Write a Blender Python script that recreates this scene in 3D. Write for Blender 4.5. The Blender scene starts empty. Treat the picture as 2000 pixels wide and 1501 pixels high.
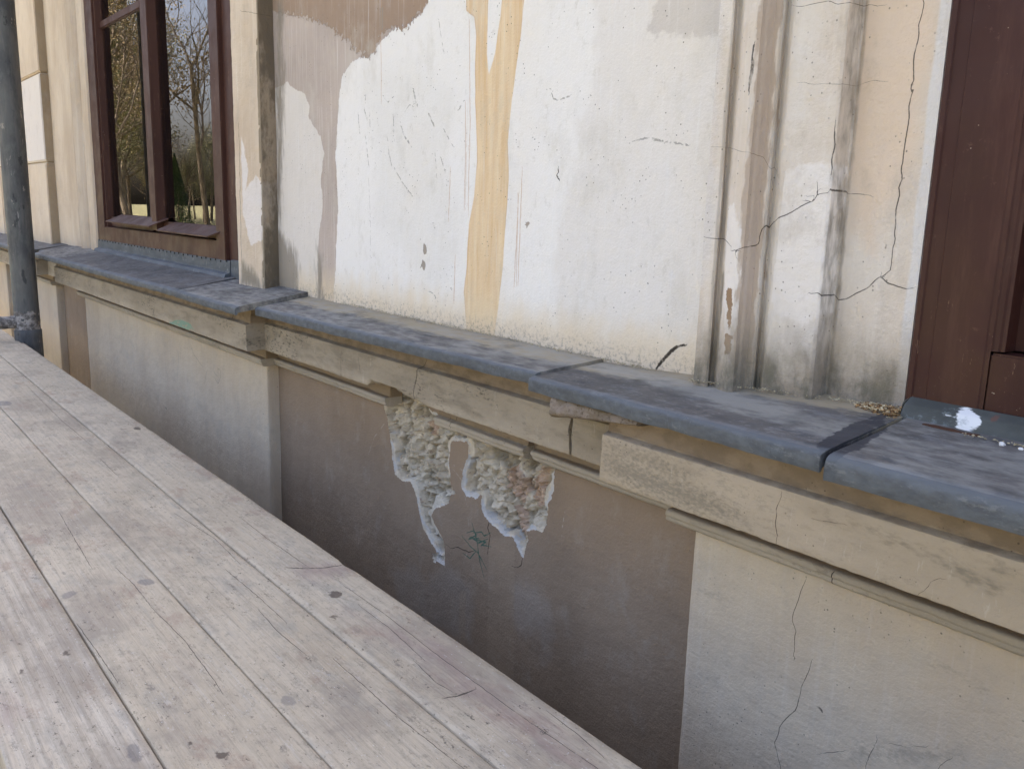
import bpy, bmesh, math, random
import numpy as np
from mathutils import Matrix, Vector
R_ = math.radians
scn = bpy.context.scene
# ------------------------------------------------------------------ camera
CAM = np.array([0.0, -1.0, 0.0]); FPX = 1700.0; CX, CY = 1000.0, 750.5
MC = np.array([[0.62391487, 0.78098315, 0.02820564],
               [-0.17132547, 0.10147684, 0.97997451],
               [-0.76248136, 0.61625301, -0.19711522]])   # rows: right, up, forward
cd = bpy.data.cameras.new('camera'); cam = bpy.data.objects.new('camera', cd)
scn.collection.objects.link(cam); scn.camera = cam
cam.matrix_world = Matrix(((MC[0][0], MC[1][0], -MC[2][0], 0.0), (MC[0][1], MC[1][1], -MC[2][1], -1.0),
                           (MC[0][2], MC[1][2], -MC[2][2], 0.0), (0, 0, 0, 1)))
cd.sensor_width = 36; cd.lens = 36 * FPX / 2000; cd.clip_start = 0.02; cd.clip_end = 600
# ------------------------------------------------------------------ light
SUN_EL, SUN_AZ = 42.0, -28.0       # azimuth measured from +Y (behind the building) towards +X
w = bpy.data.worlds.new("World"); scn.world = w; w.use_nodes = True
nt = w.node_tree; bg = nt.nodes['Background']
sky = nt.nodes.new('ShaderNodeTexSky'); sky.sky_type = 'NISHITA'; sky.sun_disc = False
sky.sun_elevation = R_(SUN_EL); sky.sun_rotation = R_(SUN_AZ)
sky.air_density = .60; sky.dust_density = 8.2; sky.ozone_density = 0.0
nt.links.new(sky.outputs[0], bg.inputs[0]); bg.inputs[1].default_value = 0.15
sd_ = bpy.data.lights.new('sun', 'SUN'); sd_.energy = 3.2; sd_.angle = R_(0.5); sd_.color = (1, .95, .87)
sun = bpy.data.objects.new('sun', sd_); scn.collection.objects.link(sun)
sv = Vector((math.sin(R_(SUN_AZ)) * math.cos(R_(SUN_EL)), math.cos(R_(SUN_AZ)) * math.cos(R_(SUN_EL)), math.sin(R_(SUN_EL))))
sun.rotation_euler = sv.to_track_quat('Z', 'Y').to_euler(); sun.location = (8, 10, 12)
vs = scn.view_settings; vs.view_transform = 'Standard'; vs.look = 'None'; vs.gamma = 1; vs.use_curve_mapping = False
vs.exposure = 2.5
GZ = -1.55                                  # ground level
# ------------------------------------------------------------------ helpers
def ray(u, v):
    return MC.T @ np.array([(u - CX) / FPX, -(v - CY) / FPX, 1.0])
def at(u, v, Y=0.0):                         # point of the photo on the real plane Y = const -> (X, Z)
    d = ray(u, v); t = (Y + 1.0) / d[1]; p = CAM + t * d; return (p[0], p[2])
def atz(u, v, Z):                            # ... on the level Z = const -> (X, Y)
    d = ray(u, v); t = Z / d[2]; p = CAM + t * d; return (p[0], p[1])
def hx(s, k=1.0):
    c = [int(s[i:i + 2], 16) / 255 for i in (0, 2, 4)]
    return tuple(min(.86, k * (x / 12.92 if x <= .04045 else ((x + .055) / 1.055) ** 2.4)) for x in c) + (1,)
def _h(i, j, k, s):
    n = (i * 374761393 + j * 668265263 + k * 2147483647 // 7 + s * 974634777) & 0xffffffff
    n = ((n ^ (n >> 13)) * 1274126177) & 0xffffffff
    n = ((n ^ (n >> 16)) * 2246822519) & 0xffffffff
    return ((n ^ (n >> 15)) & 0xffffff) / 16777215.0
def vnoise(P, f, seed=0):
    p = P * f; i = np.floor(p).astype(np.int64); t = p - i; t = t * t * (3 - 2 * t); r = 0
    for a in (0, 1):
        for b in (0, 1):
            for c in (0, 1):
                wgt = (t[:, 0] if a else 1 - t[:, 0]) * (t[:, 1] if b else 1 - t[:, 1]) * (t[:, 2] if c else 1 - t[:, 2])
                r = r + wgt * _h(i[:, 0] + a, i[:, 1] + b, i[:, 2] + c, seed)
    return r * 2 - 1
def fbm(P, f, o=4, seed=0, g=.5):
    P = np.asarray(P, float); r = 0; a = 1; t = 0
    for k in range(o):
        r = r + a * vnoise(P, f * 2 ** k, seed + 17 * k); t += a; a *= g
    return r / t
def sdpoly(P, poly):                          # >0 inside
    P = np.asarray(P, float); poly = np.asarray(poly, float); n = len(poly)
    d = np.full(len(P), 1e9); ins = np.zeros(len(P), bool)
    for i in range(n):
        a = poly[i]; b = poly[(i + 1) % n]; e = b - a; w_ = P - a
        t = np.clip((w_ @ e) / (e @ e + 1e-12), 0, 1)
        d = np.minimum(d, np.hypot(*(w_ - t[:, None] * e).T))
        c = ((a[1] <= P[:, 1]) != (b[1] <= P[:, 1])) & (P[:, 0] < (b[0] - a[0]) * (P[:, 1] - a[1]) / (b[1] - a[1] + 1e-12) + a[0])
        ins ^= c
    return np.where(ins, d, -d)
def jag(pl, amp, step, rng):                  # wandering crack line
    out = [np.array(pl[0], float)]
    for a, b in zip(pl[:-1], pl[1:]):
        a = np.array(a, float); b = np.array(b, float); L = np.hypot(*(b - a)); n = max(1, int(L / step))
        nrm = np.array([-(b - a)[1], (b - a)[0]]) / (L + 1e-9)
        for k in range(1, n + 1):
            q = a + (b - a) * k / n
            if k < n: q = q + nrm * rng.uniform(-amp, amp)
            out.append(q)
    return out
def lines(P, items, seed=1):                  # items: (polyline, half width m, jag amp) -> signed/width, gate distance
    P = np.asarray(P, float); N = len(P); D = np.full(N, 1e9); S = np.full(N, 20.0); rng = random.Random(seed)
    for pl, wd, ja in items:
        q = jag(pl, ja * 1.1, .0085, rng) if ja else [np.array(a, float) for a in pl]
        for i, (a, b) in enumerate(zip(q[:-1], q[1:])):
            e = b - a; w_ = P - a; t = np.clip((w_ @ e) / (e @ e + 1e-12), 0, 1); dv = w_ - t[:, None] * e
            d = np.hypot(*dv.T); s = np.sign(e[0] * w_[:, 1] - e[1] * w_[:, 0]); s[s == 0] = 1
            f = i / max(1, len(q) - 2); wl = wd * (.45 + .55 * min(1, 4 * f + .3, 4 * (1 - f) + .3))
            k = d < D; D[k] = d[k]; S[k] = (s * d / wl)[k]
    return np.clip(S, -20, 20), D
# ---- node materials
LINEN = ('crk', 'grn', 'pal', 'pen', 'smu', 'drip')
def enc(k, a):                                # shifted so that a mesh without the attribute reads as 'nothing here'
    a = np.asarray(a, np.float32); return a + 50 if k in LINEN else a if k in [q + 'g' for q in LINEN] else a + 1
class SB:
    def __init__(s, name, rough=.85, spec=.3):
        s.m = bpy.data.materials.new(name); s.m.use_nodes = True; s.t = s.m.node_tree; s.b = s.t.nodes['Principled BSDF']
        s.b.inputs['Roughness'].default_value = rough; s.b.inputs['Specular IOR Level'].default_value = spec
        s.P = s.t.nodes.new('ShaderNodeTexCoord').outputs['Object']
    def set(s, sock, v):
        if isinstance(v, bpy.types.NodeSocket): s.t.links.new(v, sock)
        else: sock.default_value = v
    def node(s, ty, **k):
        n = s.t.nodes.new(ty)
        for a, b in k.items(): setattr(n, a, b)
        return n
    def m_(s, op, a, b=0.0, c=0.0):
        n = s.node('ShaderNodeMath', operation=op); s.set(n.inputs[0], a); s.set(n.inputs[1], b); s.set(n.inputs[2], c); return n.outputs[0]
    def vec(s, sc, off=(0, 0, 0)):
        n = s.node('ShaderNodeMapping'); s.set(n.inputs['Vector'], s.P); n.inputs['Scale'].default_value = sc; n.inputs['Location'].default_value = off
        return n.outputs[0]
    def noise(s, sc, det=4, rough=.55, dist=0, off=(0, 0, 0)):
        if not isinstance(sc, tuple): sc = (sc,) * 3
        n = s.node('ShaderNodeTexNoise'); s.set(n.inputs['Vector'], s.vec(sc, off)); n.inputs['Scale'].default_value = 1
        n.inputs['Detail'].default_value = det; n.inputs['Roughness'].default_value = rough; n.inputs['Distortion'].default_value = dist
        return n.outputs['Fac']
    def voro(s, sc, feat='F1', off=(0, 0, 0)):
        if not isinstance(sc, tuple): sc = (sc,) * 3
        n = s.node('ShaderNodeTexVoronoi', feature=feat); s.set(n.inputs['Vector'], s.vec(sc, off)); n.inputs['Scale'].default_value = 1
        return n.outputs['Distance']
    def attr(s, name):
        n = s.node('ShaderNodeAttribute'); n.attribute_name = name; o = n.outputs['Fac']; return s.m_('SUBTRACT', o, 50.0) if name in LINEN else o if name in [q + 'g' for q in LINEN] else s.m_('SUBTRACT', o, 1.0)
    def xyz(s):
        n = s.node('ShaderNodeSeparateXYZ'); s.set(n.inputs[0], s.P); return n.outputs
    def st(s, x, lo, hi, a=0.0, b=1.0):
        n = s.node('ShaderNodeMapRange', interpolation_type='SMOOTHSTEP'); s.set(n.inputs[0], x)
        n.inputs[1].default_value = lo; n.inputs[2].default_value = hi; n.inputs[3].default_value = a; n.inputs[4].default_value = b
        if lo > hi:
            n.inputs[1].default_value = hi; n.inputs[2].default_value = lo; n.inputs[3].default_value = b; n.inputs[4].default_value = a
        return n.outputs[0]
    def mul(s, *a):
        r = a[0]
        for b in a[1:]: r = s.m_('MULTIPLY', r, b)
        return r
    def mix(s, f, a, b, mode='MIX'):
        n = s.node('ShaderNodeMix', data_type='RGBA', blend_type=mode); s.set(n.inputs[0], f); s.set(n.inputs[6], a); s.set(n.inputs[7], b); return n.outputs[2]
    def layer(s, col, name, new, amp=.01, sc=60., edge=.001, op=1.0, det=6):
        f = s.m_('MULTIPLY_ADD', s.m_('SUBTRACT', s.noise(sc, det, .6), .5), amp * 2, s.attr(name))
        s.lfac = s.st(f, -edge, edge); return s.mix(s.mul(s.lfac, op), col, new)
    def line(s, col, name, new, op=1.0, gate=.006, wob=.8, brk=0.0):
        a = s.m_('ABSOLUTE', s.m_('MULTIPLY_ADD', s.m_('SUBTRACT', s.noise(170, 4), .5), wob * 1.8, s.attr(name)))
        f = s.mul(s.st(a, 1.25, .6), s.st(s.attr(name + 'g'), gate, gate * .6), s.st(s.noise(60, 4, .6, 0, (6, 6, 6)), .32, .5, .45, 1.0), op)
        if brk: f = s.mul(f, s.st(s.noise(90, 3, .5, 0, (3, 1, 2)), .5 - brk, .62 - brk))
        s.lf = f
        return s.mix(f, col, new)
    def var(s, col, sc=3., k=.12, det=5):
        f = s.st(s.noise(sc, det, .6), .3, .7, 1 - k, 1 + k)
        return s.mix(1.0, col, s.comb(f), 'MULTIPLY')
    def comb(s, f):
        n = s.node('ShaderNodeCombineColor'); [s.set(n.inputs[i], f) for i in range(3)]; return n.outputs[0]
    def bump(s, h, d=.001, st=1.0, prev=None):
        n = s.node('ShaderNodeBump'); s.set(n.inputs['Height'], h); n.inputs['Distance'].default_value = d; n.inputs['Strength'].default_value = st
        if prev is not None: s.t.links.new(prev, n.inputs['Normal'])
        return n.outputs[0]
    def out(s, col, normal=None, rough=None):
        s.set(s.b.inputs['Base Color'], col)
        if normal is not None: s.t.links.new(normal, s.b.inputs['Normal'])
        if rough is not None: s.set(s.b.inputs['Roughness'], rough)
        return s.m
    def micro(s, sc=220, d=.0008, grain=True):
        n = s.bump(s.noise(sc * .12, 4), d * 4.5, .7)
        n = s.bump(s.noise((sc * .5, sc * .5, sc * .12), 4, .65), d * 1.6, .7, n)
        n = s.bump(s.noise(sc, 5, .65), d * 1.5, .9, n)
        return n
# ---- objects
COL = scn.collection
def new_obj(name, me, mat, parent=None):
    o = bpy.data.objects.new(name, me); COL.objects.link(o)
    if mat is not None and len(me.materials) == 0: me.materials.append(mat)
    if parent is not None: o.parent = parent
    return o
def tag(o, label=None, cat=None, group=None, kind=None):
    if label: o['label'] = label
    if cat: o['category'] = cat
    if group: o['group'] = group
    if kind: o['kind'] = kind
    return o
def mesh_np(name, V, F, attrs=None, smooth=35):
    me = bpy.data.meshes.new(name)
    V = np.asarray(V, np.float32)
    if isinstance(F, np.ndarray):
        k = F.shape[1]; me.vertices.add(len(V)); me.vertices.foreach_set('co', V.ravel())
        me.loops.add(F.size); me.loops.foreach_set('vertex_index', F.astype(np.int32).ravel())
        me.polygons.add(len(F)); me.polygons.foreach_set('loop_start', np.arange(0, F.size, k, dtype=np.int32))
        me.update(calc_edges=True)
    else:
        me.from_pydata([tuple(map(float, v)) for v in V], [], F)
    me.validate()
    if attrs:
        for k, a in attrs.items():
            at_ = me.attributes.new(k, 'FLOAT', 'POINT'); at_.data.foreach_set('value', enc(k, a))
    if smooth is not None:
        me.shade_smooth(); me.set_sharp_from_angle(angle=R_(smooth))
    return me
def empty(name, loc=(0, 0, 0)):
    o = bpy.data.objects.new(name, None); o.empty_display_size = .1; COL.objects.link(o); o.location = loc
    return o
def grid_faces(nu, nv):
    i = np.arange(nu - 1)[:, None] * nv + np.arange(nv - 1)[None, :]; i = i.ravel()
    return np.stack([i, i + nv, i + nv + 1, i + 1], 1)
def dens(pts, step):
    out = [np.array(pts[0], float)]
    for a, b in zip(pts[:-1], pts[1:]):
        a = np.array(a, float); b = np.array(b, float); n = max(1, int(math.ceil(np.hypot(*(b - a)) / step)))
        out += [a + (b - a) * k / n for k in range(1, n + 1)]
    return np.array(out)
def stations(a, b, step, tail=None, tstep=.15):
    r = list(np.linspace(a, b, max(2, int(round(abs(b - a) / step)) + 1)))
    if tail is not None: r += list(np.linspace(b, tail, max(2, int(abs(tail - b) / tstep) + 1))[1:])
    return np.array(r)
def wall_sheet(name, prof, zs, mat, parent, attrf=None, amp=.0006, fq=9, step=.006, seed=0, rough_edges=.0):
    """vertical sheet: profile of (X, Y) swept up through heights zs"""
    p = dens(prof, step); nu, nv = len(p), len(zs)
    X = np.repeat(p[:, 0], nv); Y = np.repeat(p[:, 1], nv); Z = np.tile(zs, nu)
    V = np.stack([X, Y, Z], 1)
    tn = np.gradient(p, axis=0); nn = np.stack([tn[:, 1], -tn[:, 0]], 1); nn /= np.linalg.norm(nn, axis=1)[:, None] + 1e-9
    nn = np.repeat(nn, nv, 0)
    d = amp * fbm(V, fq, 3, seed) + rough_edges * fbm(V, 55, 3, seed + 5)
    V[:, 0] += nn[:, 0] * d; V[:, 1] += nn[:, 1] * d
    me = mesh_np(name, V, grid_faces(nu, nv), attrf(V) if attrf else None, 30)
    return new_obj(name, me, mat, parent)
def rounded(pts, r, n=3):
    """round the corners of a closed polygon"""
    out = []; N = len(pts)
    for i in range(N):
        p0, p1, p2 = (np.array(pts[(i + k) % N], float) for k in (-1, 0, 1))
        a = p0 - p1; b = p2 - p1; la, lb = np.hypot(*a), np.hypot(*b); rr = min(r, la * .45, lb * .45)
        A = p1 + a / la * rr; B = p1 + b / lb * rr
        for k in range(n + 1):
            t = k / n; out.append((1 - t) ** 2 * A + 2 * t * (1 - t) * p1 + t * t * B)
    return out
def sweep(name, prof, xs, mat, parent, step=.01, amp=.0008, fq=14, fine=.0, seed=0, xf=None, attrf=None, smooth=35, chip=0.0, endjag=0.0):
    """closed profile of (Y, Z) swept along X, both ends capped"""
    pr = list(prof); pr.append(pr[0]); p = dens(pr, step)[:-1]; n, m = len(p), len(xs)
    X = np.repeat(xs, n); Y = np.tile(p[:, 0], m); Z = np.tile(p[:, 1], m); V = np.stack([X, Y, Z], 1)
    if xf: V = xf(V, np.repeat(np.linspace(0, 1, m), n))
    c = p.mean(0); dv = p - c; dv /= np.linalg.norm(dv, axis=1)[:, None] + 1e-9; dv = np.tile(dv, (m, 1))
    d = amp * fbm(V, fq, 3, seed) + (fine * fbm(V, 90, 3, seed + 3) if fine else 0)
    if chip: d = d - chip * np.clip(fbm(V, 22, 4, seed + 9) - .28, 0, 1) * 3
    V[:, 1] += dv[:, 0] * d; V[:, 2] += dv[:, 1] * d
    if endjag:
        e0 = np.repeat(np.arange(m) == 0, n); e1 = np.repeat(np.arange(m) == m - 1, n)
        jj = endjag * fbm(V * np.array([0, 1, 1]), 60, 3, seed + 4); V[:, 0] += np.where(e0 | e1, jj, 0)
    i = (np.arange(m - 1)[:, None] * n + np.arange(n)[None, :]).ravel(); j = (np.arange(m - 1)[:, None] * n + (np.arange(n) + 1)[None, :] % n).ravel()
    F = [tuple(int(q) for q in r) for r in np.stack([i, j, j + n, i + n], 1)]
    F.append(tuple(range(n - 1, -1, -1))); F.append(tuple(range((m - 1) * n, m * n)))
    me = bpy.data.meshes.new(name); me.from_pydata(V.tolist(), [], F)
    bm = bmesh.new(); bm.from_mesh(me); bmesh.ops.recalc_face_normals(bm, faces=bm.faces); bm.to_mesh(me); bm.free()
    if attrf:
        for k, a in attrf(V).items():
            q = me.attributes.new(k, 'FLOAT', 'POINT'); q.data.foreach_set('value', enc(k, a))
    me.shade_smooth(); me.set_sharp_from_angle(angle=R_(smooth))
    return new_obj(name, me, mat, parent)
def box(name, lo, hi, mat, parent, r=.002, seg=2):
    bm = bmesh.new(); bmesh.ops.create_cube(bm, size=1)
    for v in bm.verts: v.co = Vector([lo[k] if v.co[k] < 0 else hi[k] for k in range(3)])
    if r: bmesh.ops.bevel(bm, geom=bm.edges[:], offset=r, segments=seg, affect='EDGES')
    me = bpy.data.meshes.new(name); bm.to_mesh(me); bm.free()
    return new_obj(name, me, mat, parent)
def tube(name, pts, rads, mat, parent, n=24, amp=0.0, fq=20, step=.02, seed=0, caps=True):
    P = []; Rr = []
    for (a, b, ra, rb) in zip(pts[:-1], pts[1:], rads[:-1], rads[1:]):
        a = np.array(a, float); b = np.array(b, float); k = max(1, int(np.linalg.norm(b - a) / step))
        for i in range(k): P.append(a + (b - a) * i / k); Rr.append(ra + (rb - ra) * i / k)
    P.append(np.array(pts[-1], float)); Rr.append(rads[-1]); P = np.array(P); m = len(P)
    T = np.gradient(P, axis=0); V = []
    up = np.array([0, 0, 1.]) if abs(T[0][2]) < .9 * np.linalg.norm(T[0]) else np.array([1., 0, 0])
    for p, t, r in zip(P, T, Rr):
        t = t / (np.linalg.norm(t) + 1e-9); a = np.cross(t, up); a /= np.linalg.norm(a) + 1e-9; b = np.cross(t, a)
        for k in range(n):
            g = 2 * math.pi * k / n; V.append(p + r * (math.cos(g) * a + math.sin(g) * b))
    V = np.array(V)
    if amp:
        C = np.repeat(P, n, 0); dv = V - C; dv /= np.linalg.norm(dv, axis=1)[:, None]; V = V + dv * (amp * fbm(V, fq, 4, seed))[:, None]
    F = [(i * n + k, i * n + (k + 1) % n, (i + 1) * n + (k + 1) % n, (i + 1) * n + k) for i in range(m - 1) for k in range(n)]
    if caps: F += [tuple(range(n))[::-1], tuple(range((m - 1) * n, m * n))]
    me = bpy.data.meshes.new(name); me.from_pydata(V.tolist(), [], F); me.shade_smooth(); me.set_sharp_from_angle(angle=R_(50))
    bm = bmesh.new(); bm.from_mesh(me); bmesh.ops.recalc_face_normals(bm, faces=bm.faces); bm.to_mesh(me); bm.free()
    return new_obj(name, me, mat, parent)
def pts(Y, *a): return [at(u, v, Y) for u, v in a]
# ================================================================== MATERIALS
def speck(s, col, dark, sc=160, th=.12, op=.7, mask=None):
    f = s.mul(s.st(s.m_('MULTIPLY_ADD', s.m_('SUBTRACT', s.noise(sc * 3, 2), .5), th * .8, s.voro(sc)), th, th * .6), s.st(s.noise(14, 4), .47, .6), op)
    if mask is not None: f = s.mul(f, mask)
    return s.mix(f, col, dark)
# --- central panel
s = SB('panel_plaster_paint')
c = s.var(hx('b9aba1'), 4, .09)
c = s.mix(s.mul(s.st(s.noise((90, 90, 6), 5, .65, 0, (3, 3, 1)), .5, .7), .3), c, hx('d4c9c0'))
c = s.layer(c, 'cream', hx('ddd6ce'), .012, (50, 50, 22), .0012)
c = s.layer(c, 'white', hx('eeebe7'), .012, (70, 70, 26), .001); REL = s.lfac
c = s.layer(c, 'offw', hx('e4dfd9'), .03, (40, 40, 20), .014, .75)
c = s.layer(c, 'greyp', hx('c9c3be'), .02, (50, 50, 60), .004, .8)
c = s.layer(c, 'brown', hx('a08a77'), .034, (95, 95, 80), .001); REL = s.m_('SUBTRACT', REL, s.lfac)
c = s.layer(c, 'washed', hx('dcd9d3'), .03, (60, 60, 8), .03, .3)
st_ = s.mix(s.st(s.noise((60, 60, 5), 4), .35, .7), hx('e8cfa8'), hx('dcba8a'))
st_ = s.mix(s.mul(s.st(s.noise((45, 45, 7), 5, .7), .56, .72), .5), st_, hx('c9a878'))
f = s.m_('MULTIPLY_ADD', s.m_('SUBTRACT', s.noise((30, 30, 8), 5), .5), .012, s.attr('stripe'))
c = s.mix(s.mul(s.st(f, -.0015, .0015), .92), c, st_)
edge = s.mul(s.st(s.m_('ABSOLUTE', s.m_('SUBTRACT', f, .001)), .0022, .0005), s.st(s.noise(9, 3), .42, .55))
c = s.mix(s.mul(edge, .5), c, hx('c99f70'))
# pale vertical brushing, smudges, grime
c = s.mix(s.mul(s.st(s.noise((120, 120, 4), 4, .65), .52, .75), .35), c, hx('f2f0ee'))
c = s.mix(s.mul(s.st(s.noise((9, 9, 5), 6, .7), .5, .72), .42), c, hx('cbc6bb'))
c = s.mix(s.mul(s.st(s.noise((45, 45, 30), 6, .75, 0, (5, 6, 6)), .56, .68), .3), c, hx('bdb7ab'))
c = s.mix(s.mul(s.st(s.noise((3, 3, 2), 5, .6), .5, .72), .25), c, hx('e9ddc9'))
X_ = s.xyz()
low = s.st(s.m_('MULTIPLY_ADD', s.noise((25, 25, 12), 5), -.07, X_[2]), -.175, -.262)
c = s.mix(s.mul(low, .75), c, hx('e3cfae'))
low2 = s.mul(s.st(s.m_('MULTIPLY_ADD', s.noise((120, 120, 70), 6, .7), -.03, X_[2]), -.205, -.250), s.st(s.noise(110, 5, .75), .48, .62))
c = s.mix(s.mul(low2, .55), c, hx('7d7262'))
c = s.layer(c, 'dirt', hx('8d8478'), .05, (70, 70, 14), .02, .85)
c = s.layer(c, 'chip', hx('9a8f82'), .004, 200, .0006, .9)
c = s.line(c, 'smu', hx('8f8c86'), .75, .009, 2.5, .08)
c = s.line(c, 'drip', hx('b98f66'), .55, .006, .8)
c = speck(s, c, hx('5e564c'), 95, .13, .8)
c = speck(s, c, hx('6e675c'), 46, .06, .8)
c = s.line(c, 'crk', hx('2a2019'), .95); lf = s.lf
nrm = s.micro(240, .0007)
nrm = s.bump(s.noise((40, 40, 10), 4), .003, .6, nrm)
nrm = s.bump(REL, .0012, 1, nrm)
nrm = s.bump(lf, .004, -1, nrm)
M_PANEL = s.out(c, nrm)
# --- surround plaster
def plaster(name, base, base2, grime='6f675b', greenish='58584a', lowz=None, speckop=.7, lines_=('crk',), lay=(), dirtop=.6, streak=.3):
    s = SB(name)
    c = s.mix(s.st(s.noise((5, 5, 3), 5, .6), .35, .68), hx(base), hx(base2))
    c = s.mix(s.mul(s.st(s.noise((110, 110, 5), 4, .6), .5, .75), streak), c, hx('efeae4'))
    for (nm, colr, amp, sc, ed, op) in lay: c = s.layer(c, nm, hx(colr), amp, sc, ed, op)
    c = s.mix(s.mul(s.st(s.noise((18, 18, 11), 6, .7), .52, .72), .35), c, hx('b4a898'))
    X_ = s.xyz()
    if lowz is not None:
        z = s.m_('MULTIPLY_ADD', s.noise((26, 26, 9), 5, .6), -.16, X_[2])
        c = s.mix(s.mul(s.st(z, lowz - .06, lowz - .19), dirtop), c, hx('a09484'))
        z = s.m_('MULTIPLY_ADD', s.noise((38, 38, 14), 6, .65), -.11, X_[2])
        c = s.mix(s.mul(s.st(z, lowz - .085, lowz - .175), s.st(s.noise((26, 26, 18), 6, .7, 0, (2, 2, 2)), .36, .62), dirtop * .85), c, hx(greenish))
    c = speck(s, c, hx(grime), 100, .14, speckop)
    c = speck(s, c, hx(grime), 52, .07, speckop)
    nrm = s.bump(s.noise((26, 26, 40), 5, .65), .004, .5, s.micro(200, .0011))
    for l in lines_:
        c = s.line(c, l, hx('2c231c') if l == 'crk' else hx('2f5f4f') if l == 'grn' else hx('4d4a48'), .85, .006, .8)
        if l == 'crk': nrm = s.bump(s.lf, .004, -1, nrm)
    return s, c, nrm
s, c, n = plaster('surround_plaster', 'e2dbd1', 'd6c9b9', lowz=-.11, dirtop=.85,
                  lay=(('peach', 'dfcbb5', .03, 14, .02, .85), ('greyw', 'd9d4cf', .03, (30, 30, 10), .012, .8), ('white', 'e9e3dc', .012, 70, .003, .95), ('tan', 'b8a694', .012, (90, 90, 22), .002, .85),
                       ('rust', '8b6b45', .008, 120, .001, .9), ('dirt', '7b7365', .012, (90, 90, 30), .005, .7), ('grv_grime_shade', '7a7062', .004, (90, 90, 12), .002, .4), ('mould', '4e4d42', .035, (60, 60, 24), .02, .85), ('caulk', 'dcdad8', .006, (90, 90, 12), .003, .8)))
M_SURR = s.out(c, n)
s, c, n = plaster('left_plaster', 'd9c9b4', 'c9b69f', lowz=-.2, dirtop=.45, speckop=.35, lay=(('white', 'e3dcd6', .012, 50, .003, .9), ('tan', '8a7b66', .012, (60, 60, 18), .004, .85), ('dirt', '7f7768', .03, (60, 60, 16), .015, .8)))
c = s.layer(c, 'dark', hx('5f5546'), .02, (90, 90, 40), .008, .8); M_LEFT = s.out(c, n)
# --- cornice
def cornice(name, base, base2, lines_=('crk',), stain=.6, lay=()):
    s = SB(name)
    c = s.mix(s.st(s.noise((4, 6, 9), 5, .6), .35, .65), hx(base), hx(base2))
    f = s.st(s.noise((9, 14, 34), 6, .68), .46, .66)
    ZZ = s.xyz()[2]; zm = s.st(s.m_('MULTIPLY_ADD', s.noise((14, 14, 60), 5), .03, ZZ), -.362, -.335, .25, 1.0)
    c = s.mix(s.mul(f, stain, zm), c, hx('857a69'))
    c = s.mix(s.mul(zm, stain * .6), c, hx('8a7f6d'))
    f = s.mul(s.st(s.noise((60, 60, 170), 5, .7), .52, .64), s.st(s.noise((4, 6, 11), 3, .5, 0, (4, 4, 4)), .5, .62))
    c = s.mix(s.mul(f, stain * 1.2), c, hx('5c564a'))
    c = s.mix(s.mul(s.st(s.noise((90, 90, 16), 6, .75), .6, .7), .25), c, hx('d8cfc0'))
    c = s.mix(s.mul(s.st(s.noise((24, 24, 60), 7, .8, 0, (9, 9, 9)), .54, .64), .35), c, hx('8b8272'))
    for (nm, colr, amp, sc, ed, op) in lay: c = s.layer(c, nm, hx(colr), amp, sc, ed, op)
    X_ = s.xyz()
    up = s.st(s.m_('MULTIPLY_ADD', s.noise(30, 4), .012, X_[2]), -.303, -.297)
    c = s.mix(s.mul(up, .85), c, s.mix(s.st(s.noise((25, 25, 40), 5), .4, .6), hx('8b7964'), hx('766552')))  # brown fillet, darkened to put the slab overhang's shade into the colour
    cove_shade = s.mul(s.st(ZZ, -.415, -.4135), s.st(ZZ, -.3705, -.3735))
    c = s.mix(s.mul(cove_shade, .7), c, hx('80694c')) if 'moulding' in name else c  # band below the frieze browned, overhang shade put into the paint colour
    c = speck(s, c, hx('4b4338'), 100, .13, .75)
    nrm = s.micro(200, .0009)
    nrm = s.bump(s.noise((40, 40, 120), 4), .0012, .6, nrm)
    for l in lines_:
        c = s.line(c, l, {'crk': hx('2c231c'), 'grn': hx('5c9c86')}[l], .9 if l == 'crk' else .6, .006, .8 if l == 'crk' else 2.2)
        if l == 'crk': nrm = s.bump(s.lf, .004, -1, nrm)
    return s.out(c, nrm)
M_FR = cornice('frieze_paint', 'b9ab97', 'a49682', ('crk', 'grn'), .8)
M_FRB = cornice('frieze_paint_right', 'bfaf99', 'b1a18a', ('crk',), .16, (('smut', '767062', .05, (130, 130, 260), .016, .6), ('smut2', '6b675a', .02, (70, 70, 190), .008, .6)))
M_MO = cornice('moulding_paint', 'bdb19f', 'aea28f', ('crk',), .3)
# --- plinth
s, c, n = plaster('plinth_cream_paint', 'd4c4ab', 'c9b79e', lines_=('crk', 'pen'), speckop=.8, streak=.12,
                  lay=(('mot', '8f8575', .03, (130, 130, 220), .012, .5),))
f = s.st(s.noise((9, 9, 14), 5, .6), .5, .7); c = s.mix(s.mul(f, .25), c, hx('b3ab9e'))
M_PLC = s.out(c, n)
s, c, n = plaster('plinth_brown_paint', 'a08b74', '94806a', lines_=('crk', 'grn'), speckop=.4, streak=.0,
                  lay=(('pale', 'b3aca2', .03, (40, 40, 30), .02, .28), ('runs', 'b09a80', .004, (90, 90, 20), .002, .35)))
c = s.line(c, 'pal', hx('c9bfb0'), .55, .006, 1.2, .03)
M_PLB = s.out(c, n)
s, c, n = plaster('return_plaster', 'a8977f', '98876f', lines_=(), speckop=.5, streak=.05)
M_RET = s.out(c, n)
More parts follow.
